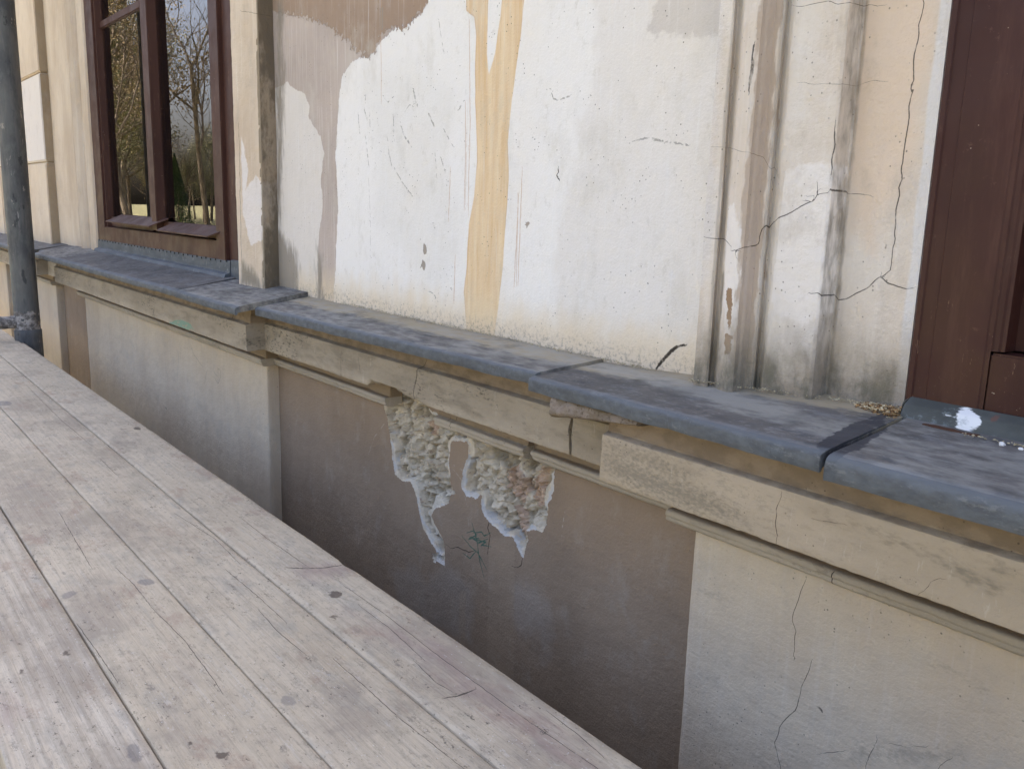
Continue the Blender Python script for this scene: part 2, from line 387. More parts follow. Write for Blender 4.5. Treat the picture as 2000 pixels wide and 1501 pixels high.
# --- rubble
s = SB('rubble')
c = s.mix(s.st(s.noise(45, 6, .65), .38, .62), hx('e2d4bc'), hx('d0c2a8'))
c = s.mix(s.mul(s.st(s.noise(16, 4), .5, .6), .8), c, hx('e2d8c4'))
c = s.mix(s.mul(s.st(s.m_('MULTIPLY_ADD', s.m_('SUBTRACT', s.noise(60, 5, .7), .5), 1.6, s.attr('brick')), .3, .8), .6), c, hx('c9a388'))
c = s.mix(s.mul(s.st(s.noise(70, 5, .7), .6, .72), .5), c, hx('8f7f5e'))
c = s.mix(s.mul(s.st(s.noise(60, 5, .7, 0, (5, 5, 5)), .6, .68), .6), c, hx('8a5a4a'))
f = s.m_('MULTIPLY_ADD', s.m_('SUBTRACT', s.noise(26, 6, .65), .5), .085, s.attr('sd'))
c = s.mix(s.mul(s.st(f, .009, .005), s.st(s.noise(13, 3, .5, 0, (8, 2, 2)), .42, .55), s.st(s.noise(170, 5, .7, 0, (2, 2, 9)), .66, .58)), c, hx('d3cfc8'))
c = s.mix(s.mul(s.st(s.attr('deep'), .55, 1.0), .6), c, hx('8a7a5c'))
c = s.mix(s.mul(s.st(s.voro(160), .16, .08), s.st(s.noise(25, 3), .5, .58), .6), c, hx('6c6552'))
n = s.bump(s.noise(150, 6, .7), .0025, 1); n = s.bump(s.noise(420, 4, .7), .001, 1, n)
M_RUB = s.out(c, n)
# --- slate blue coping
s = SB('coping_slate', .7, .22)
c = s.mix(s.st(s.noise((5, 12, 12), 6, .65), .35, .65), hx('585653'), hx('6b6763'))
c = s.mix(s.mul(s.st(s.noise((14, 40, 40), 6, .7), .5, .68), .55), c, hx('7a7c7e'))
c = s.mix(s.mul(s.st(s.noise((60, 170, 170), 4, .7), .55, .66), .5), c, hx('8b8b88'))
c = s.mix(s.mul(s.st(s.noise((20, 45, 45), 5, .7, 0, (7, 7, 7)), .56, .64), .6), c, hx('43474d'))
c = s.layer(c, 'dust', hx('a89b80'), .03, (30, 90, 90), .012, .8)
c = s.layer(c, 'worn', hx('9c9a92'), .05, (22, 60, 60), .02, .75)
c = s.layer(c, 'wet', hx('3d3d41'), .010, (50, 90, 90), .0015, .9)
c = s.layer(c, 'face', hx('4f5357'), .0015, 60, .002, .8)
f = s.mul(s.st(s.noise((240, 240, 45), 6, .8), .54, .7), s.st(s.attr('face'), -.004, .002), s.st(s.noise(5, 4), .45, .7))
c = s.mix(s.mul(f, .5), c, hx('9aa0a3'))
c = s.mix(s.mul(s.st(s.noise((40, 90, 90), 7, .75, 0, (1, 8, 3)), .56, .68), .4), c, hx('8f8f8b'))
c = s.mix(s.mul(s.st(s.noise((9, 14, 14), 5, .7, 0, (2, 3, 3)), .5, .7), .45), c, hx('4b4a49'))
c = s.layer(c, 'rim', hx('8d959b'), .004, (40, 90, 90), .002, .25)
n = s.bump(s.noise((30, 90, 90), 5, .6), .0012, .6); n = s.bump(s.noise(300, 3), .0005, .6, n)
M_COP = s.out(c, n, s.st(s.noise(20, 4), .3, .7, .6, .85))
s = SB('zinc_flashing', .6, .3)
c = s.mix(s.st(s.noise((12, 12, 40), 5), .35, .65), hx('4b5156'), hx('5c6166'))
c = s.mix(s.mul(s.st(s.noise(60, 5, .7), .58, .68), .5), c, hx('9aa0a4')); M_ZN = s.out(c, s.bump(s.noise(40, 3), .001, .5))
s = SB('painted_flashing', .7, .2)
c = s.mix(s.st(s.noise((20, 20, 30), 5), .35, .65), hx('474a48'), hx('575a57'))
c = s.layer(c, 'white', hx('e6e8e8'), .012, (40, 130, 130), .0012, 1.)
c = s.layer(c, 'rust', hx('5a3a26'), .003, 120, .001, 1.)
c = s.layer(c, 'bolt', hx('6a5148'), .002, 120, .001, .9)
c = s.mix(s.mul(s.st(s.noise((40, 40, 60), 5, .7), .57, .68), .45), c, hx('8c9698'))
M_FL = s.out(c, s.bump(s.noise(50, 4), .0012, .7))
s = SB('brown_frame_paint', .55, .2)
c = s.mix(s.st(s.noise((14, 14, 3), 5), .35, .65), hx('48302a'), hx('523830'))
c = s.mix(s.mul(s.st(s.noise((180, 180, 16), 4, .7), .63, .7), .6), c, hx('8b6a58'))
c = s.mix(s.mul(s.st(s.voro(70), .07, .04), s.st(s.noise(11, 3), .52, .58)), c, hx('cdb8a4'))
M_BR = s.out(c, s.bump(s.noise((60, 60, 7), 5), .0008, .7), s.st(s.noise(15, 4), .3, .7, .45, .62))
s = SB('brown_board_paint', .5, .3)
c = s.mix(s.st(s.noise((9, 9, 3), 5), .35, .65), hx('3c201a'), hx('432620'))
f = s.st(s.xyz()[2], .05, -.2); c = s.mix(s.mul(s.st(s.noise((200, 200, 26), 4, .75), .645, .7), s.st(s.xyz()[2], .02, -.2), .8), c, hx('9a7c68'))
c = s.mix(s.mul(s.st(s.voro(60), .06, .03), s.st(s.noise(13, 3), .56, .6)), c, hx('a58f80'))
c = s.mix(s.mul(s.st(s.noise(150, 5, .8), .67, .7), s.st(s.xyz()[2], -.1, -.2)), c, hx('d2c0ae'))
c = s.mix(s.mul(s.st(s.noise((30, 30, 4), 6, .7, 0, (4, 1, 1)), .5, .7), .35), c, hx('5d4036')); c = s.mix(s.mul(s.st(s.noise((70, 70, 90), 6, .8, 0, (4, 1, 1)), .6, .7), .3), c, hx('7a5c50')); M_BD = s.out(c, s.bump(s.noise((50, 50, 7), 5), .0006, .7), s.st(s.noise(15, 4), .3, .7, .42, .62))
s = SB('inner_sash_paint', .5); M_SASH = s.out(s.var(hx('cfcdc4'), 6, .08))
s = SB('curtain_cloth', .9); M_CUR = s.out(s.var(hx('e6e6e2'), 20, .05))
s = SB('room_wall', .9); M_ROOM = s.out(s.var(hx('6b6459'), 2, .1))
m = bpy.data.materials.new('window_glass'); m.use_nodes = True; t = m.node_tree; t.nodes.clear()
o_ = t.nodes.new('ShaderNodeOutputMaterial'); mx = t.nodes.new('ShaderNodeMixShader'); tr = t.nodes.new('ShaderNodeBsdfTransparent'); gl = t.nodes.new('ShaderNodeBsdfGlossy')
fr = t.nodes.new('ShaderNodeFresnel'); fr.inputs[0].default_value = 3.0; gl.inputs['Roughness'].default_value = .0; tr.inputs[0].default_value = (.9, .93, .9, 1)
tc = t.nodes.new('ShaderNodeTexCoord'); nz = t.nodes.new('ShaderNodeTexNoise'); nz.inputs['Scale'].default_value = 2.2; bp = t.nodes.new('ShaderNodeBump'); bp.inputs['Distance'].default_value = .004; bp.inputs['Strength'].default_value = .07
t.links.new(tc.outputs['Object'], nz.inputs[0]); t.links.new(nz.outputs[0], bp.inputs['Height']); t.links.new(bp.outputs[0], gl.inputs['Normal'])
t.links.new(fr.outputs[0], mx.inputs[0]); t.links.new(tr.outputs[0], mx.inputs[1]); t.links.new(gl.outputs[0], mx.inputs[2]); t.links.new(mx.outputs[0], o_.inputs[0])
M_GL = m
s = SB('steel_post_paint', .6, .4)
c = s.mix(s.st(s.noise((16, 16, 6), 6, .65), .35, .65), hx('505152'), hx('686866'))
c = s.mix(s.mul(s.st(s.noise((30, 30, 14), 6, .7), .5, .66), .7), c, hx('6d706c'))
c = s.mix(s.mul(s.st(s.noise((110, 110, 16), 5, .75), .6, .68), s.st(s.noise((9, 9, 4), 3, .5, 0, (7, 7, 7)), .5, .6), .9), c, hx('b9b5ae'))
c = s.mix(s.mul(s.st(s.noise((50, 50, 5), 5, .7), .5, .68), .5), c, hx('7b7974'))
c = s.mix(s.mul(s.st(s.noise((26, 26, 12), 5, .7, 0, (4, 4, 4)), .6, .66), .7), c, hx('2b2f30'))
c = s.mix(s.mul(s.st(s.noise((20, 20, 9), 5, .7, 0, (9, 1, 4)), .62, .65), .85), c, hx('a29a90'))
M_POST = s.out(c, s.bump(s.noise(50, 5), .0015, .7))
s = SB('cement_crust', .9)
c = s.mix(s.st(s.noise(40, 6, .7), .4, .6), hx('6c6762'), hx('b5aea6')); M_CEM = s.out(c, s.bump(s.noise(80, 6, .7), .004, 1))
s = SB('bedding_mortar', .9)
c = s.mix(s.st(s.noise((30, 50, 60), 6, .7), .4, .6), hx('7c6f5f'), hx('91857a')); c = s.mix(s.mul(s.st(s.noise(140, 4, .8), .55, .64), .8), c, hx('55493c')); M_MOR = s.out(c, s.bump(s.noise(90, 6, .7), .003, 1))
# --- wood
def wood(name, a, b, seed):
    s = SB(name, .75, .25)
    wv = s.noise((3, 26, 26), 3, .5, 0, (seed, 0, 0))
    ring = s.node('ShaderNodeTexWave', wave_type='BANDS', bands_direction='Y'); s.set(ring.inputs['Vector'], s.vec((.12, 1, 0), (seed, seed * .3, 0)))
    ring.inputs['Scale'].default_value = 17; ring.inputs['Distortion'].default_value = 3.2; ring.inputs['Detail'].default_value = 3; ring.inputs['Detail Scale'].default_value = 1.2
    rf = ring.outputs['Fac']
    c = s.mix(s.st(s.noise((2.2, 7, 7), 5, .6, 0, (seed, 2, 0)), .3, .7), hx(a), hx(b))
    c = s.mix(s.mul(s.st(rf, .55, .95), .24 if seed > 9 else .08), c, hx('857b6e'))
    c = s.mix(s.mul(s.st(s.noise((9, 240, 240), 6, .7, 0, (seed, 0, 1)), .5, .72), .36), c, hx('6e6861'))
    c = s.mix(s.mul(s.st(s.noise((5, 170, 170), 4, .6, 0, (seed, 3, 1)), .56, .75), .2), c, hx('d3d1cc'))
    c = s.mix(s.mul(s.st(s.noise((11, 22, 22), 6, .7, 0, (seed, 5, 1)), .5, .68), .55), c, hx('a29c90'))
    c = s.mix(s.mul(s.st(s.noise((7, 9, 9), 4, .6, 0, (seed, 1, 7)), .55, .72), .3), c, hx('b7a78f'))
    c = s.mix(s.mul(s.st(s.noise((26, 60, 60), 5, .75, 0, (seed, 5, 4)), .6, .68), .55), c, hx('77716a'))
    c = s.mix(s.mul(s.st(s.noise((60, 110, 110), 7, .85, 0, (seed, 6, 6)), .52, .64), .35), c, hx('6f675c'))
    c = s.mix(s.mul(s.st(s.noise((3, 4, 4), 6, .7, 0, (2, 6, 6)), .46, .62), .55), c, hx('94887a'))
    c = s.mix(s.mul(s.st(s.noise((8, 14, 14), 6, .75, 0, (3, 1, 6)), .54, .66), .5), c, hx('a08876'))
    c = s.layer(c, 'red', hx('96807a'), .05, (12, 60, 60), .03, .55)
    c = s.layer(c, 'spot', hx('6d6c70'), .006, 90, .0018, .5)
    c = s.layer(c, 'knot', hx('574b42'), .010, 110, .0018, .8)
    c = s.mix(s.mul(s.st(s.noise((7, 12, 12), 7, .75, 0, (seed, 9, 7)), .5, .68), .5), c, hx('a09684'))
    c = s.mix(s.mul(s.st(s.noise((22, 40, 40), 7, .8, 0, (seed, 2, 7)), .56, .68), .5), c, hx('857d70'))
    c = s.mix(s.mul(s.st(s.noise((28, 70, 70), 5, .75, 0, (seed, 8, 8)), .6, .7), .45), c, hx('cfc8bc'))
    f = s.mul(s.st(s.noise((70, 110, 110), 5, .85, 0, (seed, 1, 1)), .60, .64), s.st(s.noise((5, 8, 8), 3, .5, 0, (1, seed, 3)), .40, .54))
    c = s.mix(s.mul(f, .8), c, hx('4a453f'))
    f = s.mul(s.st(s.voro((110, 150, 150)), .12, .07), s.st(s.noise(6, 3, .5, 0, (seed, 4, 4)), .5, .56))
    c = s.mix(s.mul(f, .8), c, hx('d8d6d2'))
    c = s.line(c, 'crk', hx('352f2b'), .85, .006, .8); lf = s.lf
    n = s.bump(s.noise((7, 240, 240), 5, .65, 0, (seed, 0, 1)), .0012, .8)
    n = s.bump(rf, .0012, .6 if seed > 9 else .2, n); n = s.bump(s.noise(120, 5, .7), .0008, .7, n); n = s.bump(lf, .003, -1, n)
    return s.out(c, n)
M_W = [wood('weathered_plank_%s' % k, a, b, sd0) for k, a, b, sd0 in (('edge', 'c3b59d', 'cdc0a9', 1.3), ('middle', 'c3b59d', 'cdc0a9', 4.1), ('inner', 'c3b59d', 'cdc0a9', 7.7), ('outer', 'c3b7a2', 'cec3b0', 9.2))]
# ================================================================== SHAPES OF THE FACADE (metres; camera 1 m off the panel)
S_SUR, S_PIL, S_PA, S_PC, S_FA, S_FC, S_MA, S_MC = .955, .945, .95, .984, .853, .903, .923, .957
bld = empty('building', (-1.5, 0, GZ))
tag(bld, 'old building facade with patchy white and beige plaster, cracked cornice and grey coping', 'building')
bld.location = (0, 0, 0)
# ---- central panel ------------------------------------------------
XL, XR = -2.262, -.765
zs = stations(-.26, .53, .0045, 2.35)
def a_panel(V):
    P = V[:, [0, 2]]; Y = 0; a = {}
    q = lambda *l: pts(0, *l)
    a['brown'] = sdpoly(P, q((520, -60), (860, -60), (835, 0), (825, 21), (804, 42), (790, 60), (765, 52), (751, 63), (736, 84), (734, 101), (720, 112), (702, 105), (688, 94), (683, 80), (660, 65), (640, 50), (600, 35), (560, 28), (520, 20)))
    a['cream'] = sdpoly(P, q((530, 175), (546, 170), (560, 159), (577, 175), (595, 182), (605, 210), (602, 228), (612, 245), (626, 266), (633, 301), (626, 350), (630, 402), (623, 455), (621, 525), (622, 620), (530, 620)))
    a['white'] = sdpoly(P, q((880, -60), (845, -20), (826, 25), (800, 46), (770, 56), (738, 88), (735, 104), (700, 113), (685, 125), (668, 150), (661, 200), (655, 300), (660, 400), (656, 500), (650, 640), (1500, 900), (1500, -60)))
    a['offw'] = sdpoly(P, q((1150, -60), (1150, 0), (1164, 25), (1161, 140), (1154, 196), (1130, 245), (1140, 305), (1120, 340), (1100, 400), (1080, 520), (1100, 720), (1500, 900), (1500, -60)))
    a['greyp'] = sdpoly(P, q((1275, -60), (1280, 20), (1262, 55), (1280, 72), (1340, 66), (1388, 72), (1420, 70), (1420, -60)))
    a['washed'] = sdpoly(P, q((700, 150), (740, 300), (730, 430), (850, 560), (900, 500), (900, 420), (860, 300), (890, 180), (800, 120)))
    big = sdpoly(P, q((911, -60), (911, 0), (911, 21), (926, 35), (930, 70), (928, 140), (928, 196), (930, 245), (932, 315), (926, 385), (916, 437), (911, 525), (905, 572), (912, 646), (912, 670), (965, 670), (965, 653), (975, 572), (982, 525), (988, 437), (993, 350), (991, 280), (1000, 196), (1017, 70), (1023, 0), (1023, -60)))
    notch = sdpoly(P, q((956, -60), (954, 0), (952, 70), (951, 105), (954, 150), (965, 105), (977, 35), (981, 0), (983, -60)))
    a['stripe'] = np.minimum(big, -notch)
    a['dirt'] = np.maximum.reduce([sdpoly(P, q((540, 440), (556, 470), (575, 490), (583, 520), (582, 575), (540, 580))), sdpoly(P, q((619, 480), (629, 500), (632, 590), (618, 590))) - .004, sdpoly(P, q((540, 0), (552, 0), (556, 160), (548, 440), (538, 440))) - .006])
    a['chip'] = np.maximum.reduce([sdpoly(P, q(*l)) for l in (((827, 474), (832, 478), (834, 492), (829, 500), (826, 490)), ((820, 524), (826, 506), (832, 516), (828, 530), (824, 520)), ((742, 14), (748, 14), (748, 60), (742, 60)), ((1024, 436), (1036, 432), (1030, 446)))])
    a['smu'], a['smug'] = lines(P, [(q(*l), w_, 0) for l, w_ in ((((769, 230), (770, 270)), .0022), (((785, 250), (790, 265), (802, 284)), .003), (((757, 268), (760, 300), (765, 322)), .0022), (((770, 328), (785, 355), (804, 381)), .0024),
        (((808, 178), (812, 195), (816, 210)), .004), (((838, 222), (848, 246)), .003), (((868, 255), (884, 284)), .0022), (((714, 190), (712, 215), (716, 230)), .0025), (((700, 226), (703, 262)), .002), (((714, 268), (720, 322)), .002),
        (((850, 300), (853, 344)), .0015), (((862, 310), (868, 332)), .0022), (((905, 200), (897, 212)), .003), (((722, 225), (723, 250)), .0016), (((857, 40), (866, 100)), .0014), (((750, 190), (758, 200), (768, 190)), .0022), (((793, 215), (800, 205), (806, 207)), .0016),
        (((1240, 275), (1262, 270), (1275, 272), (1300, 277), (1340, 283)), .0022), (((720, 350), (724, 440), (723, 500)), .0009), (((830, 566), (846, 573), (853, 585)), .0018), (((1076, 178), (1080, 192), (1088, 197), (1111, 188)), .0018))])
    a['drip'], a['dripg'] = lines(P, [(q(*l), .0012, .0006) for l in (((917, 40), (917, 140), (918, 250), (916, 330), (915, 420)), ((909, 200), (909, 300), (907, 410)), ((880, 330), (876, 430)), ((1012, 380), (1010, 450), (1004, 560)), ((1020, 330), (1016, 440), (1012, 555)), ((745, -20), (744, 60), (745, 200)), ((889, 500), (886, 590)))])
    a['crk'], a['crkg'] = lines(P, [(q((1281, 721), (1292, 706), (1300, 697), (1312, 684), (1322, 677), (1337, 673)), .0030, .002), (q((1412, -30), (1409, 100), (1404, 140), (1400, 290), (1396, 400)), .0007, .0015), (q((1090, 330), (1091, 338)), .0018, 0), (q((1088, 344), (1091, 350)), .0022, 0)], 5)
    return a
wall_sheet('plaster_panel', [(XL - .002, .0), (XR + .06, .0)], zs, M_PANEL, bld, a_panel, .0012, 6, .0045, 3)
# ---- left surround strip with its return ---------------------------
def a_left(V):
    P = V[:, [0, 2]]; q = lambda *l: pts(-.045, *l); a = {}
    a['white'] = sdpoly(P, q((470, 260), (485, 330), (480, 370), (500, 340), (512, 360), (512, 470), (490, 480), (475, 420)))
    X = V[:, 0]; a['tan'] = np.where((np.abs(X + 2.262) < .006), np.minimum((V[:, 1] + .045) * 1.0 + .004, .02), -.05)
    a['dark'] = np.where((np.abs(X + 2.262) < .004) & (V[:, 1] > Ys + .003), .002 + .03 * fbm(V * np.array([1, 1, .35]), 14, 4, 71), -.05)
    a['dirt'] = np.maximum(sdpoly(P, q((505, 0), (516, 0), (524, 250), (520, 560), (512, 565), (512, 250))), sdpoly(P, q((470, 505), (500, 530), (510, 565), (470, 560)))) - .004
    a['crk'], a['crkg'] = lines(P, [(q((466, 240), (468, 300), (470, 420), (472, 515)), .0012, .002), (q((508, 30), (490, 24), (470, 22)), .0005, .001), (q((512, 200), (514, 300), (511, 360), (513, 420)), .001, .002)])
    return a
Ys = S_SUR - 1
wall_sheet('window_surround', [(-2.44, .06), (-2.437, Ys), (-2.268, Ys), (-2.262, Ys + .004), (-2.262, .004)], stations(-.26, .6, .006, 2.35), M_LEFT, bld, a_left, .0015, 9, .006, 11, .0012)
# ---- left side of the left window, then wall and rusticated pilaster --
sw = .985
def mould_prof():
    g = lambda r0: r0 * sw
    return [(-4.83, sw - 1), (g(-4.47), sw - 1), (g(-4.462), sw - .972), (g(-4.425), sw - .972), (g(-4.415), sw - 1.0), (g(-4.40), sw - 1.014), (g(-4.36), sw - 1.022), (g(-4.32), sw - 1.014), (g(-4.305), sw - 1.0),
            (g(-4.296), sw - .974), (g(-4.258), sw - .974), (g(-4.25), sw - 1.008), (g(-4.155), sw - 1.008), (g(-4.15), sw - 1.0), (g(-4.14), .04)]
wall_sheet('window_surround', mould_prof(), stations(-.26, .8, .012, 2.35), M_LEFT, bld, lambda V: {'white': V[:, 0] * 0 - 1, 'tan': V[:, 0] * 0 - 1, 'dirt': V[:, 0] * 0 - 1, 'crk': V[:, 0] * 0 + 20, 'crkg': V[:, 0] * 0 + 1}, .001, 6, .006, 4)
# rusticated pilaster blocks
for bi, (z0, z1) in enumerate(((-.26, .158), (.166, .572), (.580, 1.0), (1.008, 1.42), (1.428, 1.84), (1.848, 2.3))):
    for (xa, xb) in ((-5.75, -4.822), (-7.4, -6.1)):
        o = box('pilaster_block', (xa, S_PIL - 1, z0), (xb, .1, z1), M_LEFT if bi != 1 else None, bld, .006, 3)
        if bi == 1:
            o.data.materials.append(M_LEFT)
            lay_ = o.data.attributes.new('white', 'FLOAT', 'POINT'); lay_.data.foreach_set('value', [1.05 if v.co.y < -.045 and z0 > 0 else .95 for v in o.data.vertices])
            o['label'] = 'paler rusticated block'
for z0, z1 in ((-.262, .156), (.168, .570), (.582, .998), (1.01, 1.418), (1.43, 1.838), (1.85, 2.3)):
    box('pilaster_side', (-4.8235, S_PIL - .9955, z0), (-4.8205, .03, z1), M_RET, bld, .001)
box('pilaster_core', (-5.73, S_PIL - .99, -.27), (-4.832, .1, 2.3), M_RET, bld, 0)
box('pilaster_core', (-7.38, S_PIL - .99, -.27), (-6.11, .1, 2.3), M_RET, bld, 0)
wall_sheet('plaster_panel', [(-6.2, 0), (-5.7, 0)], stations(-.26, 2.35, .2), M_LEFT, bld, None, 0, 6, .3, 4)
# ---- right surround ---------------------------------------------------
def PX(r, s_): return (r * s_, s_ - 1)
s1, s2, s3 = .952, .966, .998
RS = [(-.8115 * s1, .01), PX(-.812, s1), PX(-.806, s1 - .001), PX(-.790, s1 - .001), PX(-.786, s1 + .001), PX(-.782, s1 + .011), PX(-.776, s1 + .011), PX(-.771, s1 + .001),
      PX(-.765, s1 - .005), PX(-.752, s1 - .009), PX(-.742, s1 - .006), PX(-.736, s1 + .001)]
xr = -.736 * (s1 + .001)
RS += [(xr + .002, s1 - .996), (xr + .0025, s2 - 1.004), (xr + .004, s2 - 1), PX(-.712, s2), PX(-.708, s2 + .003), PX(-.7035, s2 + .012), PX(-.6985, s2 + .012), PX(-.694, s2 + .002), PX(-.690, s2)]
xb = -.619 * s2
RS += [(xb - .003, s2 - 1), (xb, s2 - .998), (xb + .001, s3 - 1.002), (xb + .003, s3 - 1)]
RS += [(-.500 * .985, -.015), (-.4945 * .984, -.017), (-.492 * .984, .01)]
def a_right(V):
    P = V[:, [0, 2]]; a = {}; q = lambda Y, *l: pts(Y, *l); Yb = s2 - 1; Yc = -.008; Ya = s1 - 1
    band = (V[:, 0] > -.690 * s2 - .004) & (V[:, 0] < xb + .001)
    spl = V[:, 0] > xb + .002; mo = V[:, 0] < -.69 * s2
    w1 = sdpoly(P, q(Yb, (1480, 380), (1530, 345), (1560, 320), (1600, 318), (1680, 330), (1640, 520), (1618, 600), (1596, 618), (1580, 628), (1567, 637), (1550, 627), (1530, 615), (1508, 608), (1490, 602), (1480, 600)))
    a['white'] = np.where(band, w1, -.02)
    a['white'] = np.where(mo, sdpoly(P, q(Ya, (1418, 400), (1440, 400), (1470, 480), (1464, 560), (1440, 640), (1436, 690), (1420, 690), (1410, 500))) - .002, a['white'])
    a['greyw'] = np.where(band, sdpoly(P, q(Yb, (1520, 660), (1560, 640), (1600, 640), (1592, 720), (1580, 740), (1560, 690))), np.where(mo, sdpoly(P, q(Ya, (1385, 0), (1412, 0), (1395, 300), (1375, 560), (1352, 560), (1390, 250))), -.05))
    a['peach'] = np.where(spl, sdpoly(P, q(Yc, (1690, -60), (1830, -60), (1830, 60), (1780, 330), (1700, 480), (1650, 420), (1660, 100))), -.05)
    a['caulk'] = np.where(spl, V[:, 0] + .4945 * .984 + .014 + np.clip((.1 - V[:, 2]) * .0, 0, .02), -.05)
    a['tan'] = np.where(V[:, 0] < -.6, sdpoly(P, [(xr - .004, -.3), (xr + .012, -.3), (xr + .012, .7), (xr - .004, .7)]), -.05)
    a['rust'] = np.maximum(sdpoly(P, q(Ya, (1423, 566), (1437, 562), (1438, 600), (1432, 640), (1425, 620))), sdpoly(P, q(Ya, (1422, 650), (1438, 655), (1436, 690), (1422, 690))))
    a['dirt'] = np.maximum.reduce([sdpoly(P, q(Ya, (1402, 535), (1412, 530), (1415, 560), (1405, 620), (1398, 700), (1380, 740), (1398, 600))), np.where(band, sdpoly(P, q(Yb, (1490, 740), (1500, 700), (1530, 740), (1590, 775), (1480, 780))), -.05), sdpoly(P, [(xb - .001, -.3), (xb + .010, -.3), (xb + .006, -.1), (xb + .003, .3), (xb + .001, .3), (xb + .001, -.1)]) - .001])
    gx = np.minimum(np.abs(V[:, 0] + .779 * (s1 + .011)), np.minimum(np.abs(V[:, 0] + .701 * (s2 + .012)), np.abs(V[:, 0] - xb - .004)))
    a['grv_grime_shade'] = .0026 - gx  # groove grime, also painted shade where the relief shows too weakly
    a['mould'] = np.maximum.reduce([sdpoly(P, q(Yc, (1690, 790), (1715, 745), (1740, 715), (1757, 720), (1768, 770), (1765, 810), (1690, 800))), sdpoly(P, q(Ya, (1378, 760), (1385, 700), (1394, 700), (1392, 760))), sdpoly(P, q(Yb, (1440, 770), (1446, 690), (1456, 690), (1456, 770))), sdpoly(P, q(Yb, (1468, 780), (1482, 690), (1494, 700), (1494, 780))), sdpoly(P, q(Yc, (1586, 780), (1596, 690), (1612, 700), (1618, 780)))])
    it = [(q(Yc, (1805, -30), (1803, 30), (1793, 90), (1787, 150), (1782, 190), (1775, 250), (1767, 300), (1760, 380), (1752, 440), (1745, 500), (1742, 527), (1725, 540)), .0015, .0022),
          (q(Yc, (1606, 572), (1622, 570), (1632, 586), (1650, 584), (1672, 572), (1695, 562), (1712, 545), (1722, 540), (1735, 552), (1760, 560), (1790, 562)), .0014, .002),
          (q(Yb, (1448, 490), (1470, 484), (1484, 474), (1488, 448), (1500, 434), (1535, 420), (1565, 403), (1590, 392), (1597, 380), (1597, 360)), .0013, .0018),
          (q(Ya, (1376, 463), (1400, 466), (1420, 472), (1440, 486), (1446, 500)), .0009, .0015),
          (q(Ya, (1394, 287), (1425, 290), (1470, 298), (1485, 318), (1500, 345)), .0004, .001), (q(Yb, (1562, 160), (1595, 165), (1640, 165), (1680, 152), (1705, 153)), .0003, .001),
          (q(Yc, (1655, 240), (1650, 300), (1645, 345)), .0012, .001), (q(Yc, (1600, 385), (1640, 378), (1700, 382)), .0007, .001),
          (q(Ya, (1480, 90), (1476, 115), (1478, 125), (1475, 150), (1470, 180)), .003, .002), (q(Yc, (1645, 372), (1649, 377)), .0025, 0), (q(Yc, (1783, 162), (1783, 172)), .0022, 0), (q(Yb, (1540, 8), (1580, 10), (1620, 2), (1655, 6), (1700, 2)), .0006, .003)]
    it = [(l, w_ * (.55 if w_ < .002 else .8), ja) for l, w_, ja in it]
    a['crk'], a['crkg'] = lines(P, it, 8)
    return a
wall_sheet('window_surround', RS, stations(-.26, .42, .0045, 2.35), M_SURR, bld, a_right, .0012, 12, .0035, 21, .0007)
# ---- plinth -----------------------------------------------------------
def a_pier(V):
    P = V[:, [0, 2]]; Y = S_PA - 1; q = lambda *l: pts(Y, *l); a = {}
    a['crk'], a['crkg'] = lines(P, [(q((1573, 1133), (1556, 1180), (1547, 1210), (1555, 1232), (1549, 1280)), .0005, .0012), (q((1585, 1290), (1570, 1330), (1560, 1365), (1555, 1385), (1522, 1420), (1512, 1450), (1520, 1480), (1530, 1520)), .0006, .0018), (q((1601, 1382), (1604, 1385)), .003, 0), (q((324, 796), (325, 798)), .004, 0), (q((1550, 1278), (1550, 1284)), .0022, 0)], 4)
    hz = [((347, 682), (349, 700), (347, 730), (346, 760)), ((352, 688), (352, 702)), ((372, 672), (378, 690), (386, 702), (395, 715)), ((405, 722), (402, 735), (399, 750)), ((417, 714), (418, 726), (424, 734)), ((424, 718), (430, 722), (431, 735), (426, 749), (418, 736)), ((425, 726), (428, 734)), ((380, 760), (379, 785)), ((1714, 1440), (1700, 1470), (1690, 1500)), ((1740, 1452), (1765, 1456)), ((1785, 1456), (1810, 1458)), ((1855, 1480), (1830, 1500)), ((1600, 1470), (1650, 1466))]
    a['pen'], a['peng'] = lines(P, [(q(*l), .0005, .001) for l in hz], 6)
    a['mot'] = np.maximum.reduce([sdpoly(P, q((1770, 1230), (1900, 1280), (2000, 1350), (1950, 1400), (1800, 1320))) - .03, sdpoly(P, q((1360, 1130), (1450, 1160), (1440, 1190), (1350, 1170))) - .02, sdpoly(P, q((1650, 1440), (1900, 1450), (1900, 1501), (1650, 1501))) - .015])
    return a
def plinth_pier(x0, x1, fine):
    Y = S_PA - 1; r = .006
    pr = [(x0, .02), (x0, Y + r), (x0 + r * .3, Y + r * .3), (x0 + r, Y), (x1 - r, Y), (x1 - r * .3, Y + r * .3), (x1, Y + r), (x1, .02)]
    return wall_sheet('plinth_pier', pr, stations(-.40, -.95, fine, GZ, .1)[::-1], M_PLC, bld, a_pier, .0014, 7, .007 if fine < .01 else .02, 31, .0008)
plinth_pier(-.752, 1.4, .006); plinth_pier(-4.243, -2.247, .006); plinth_pier(-5.75, -4.826, .02); plinth_pier(-7.6, at(18, 600, -.05)[0], .03)
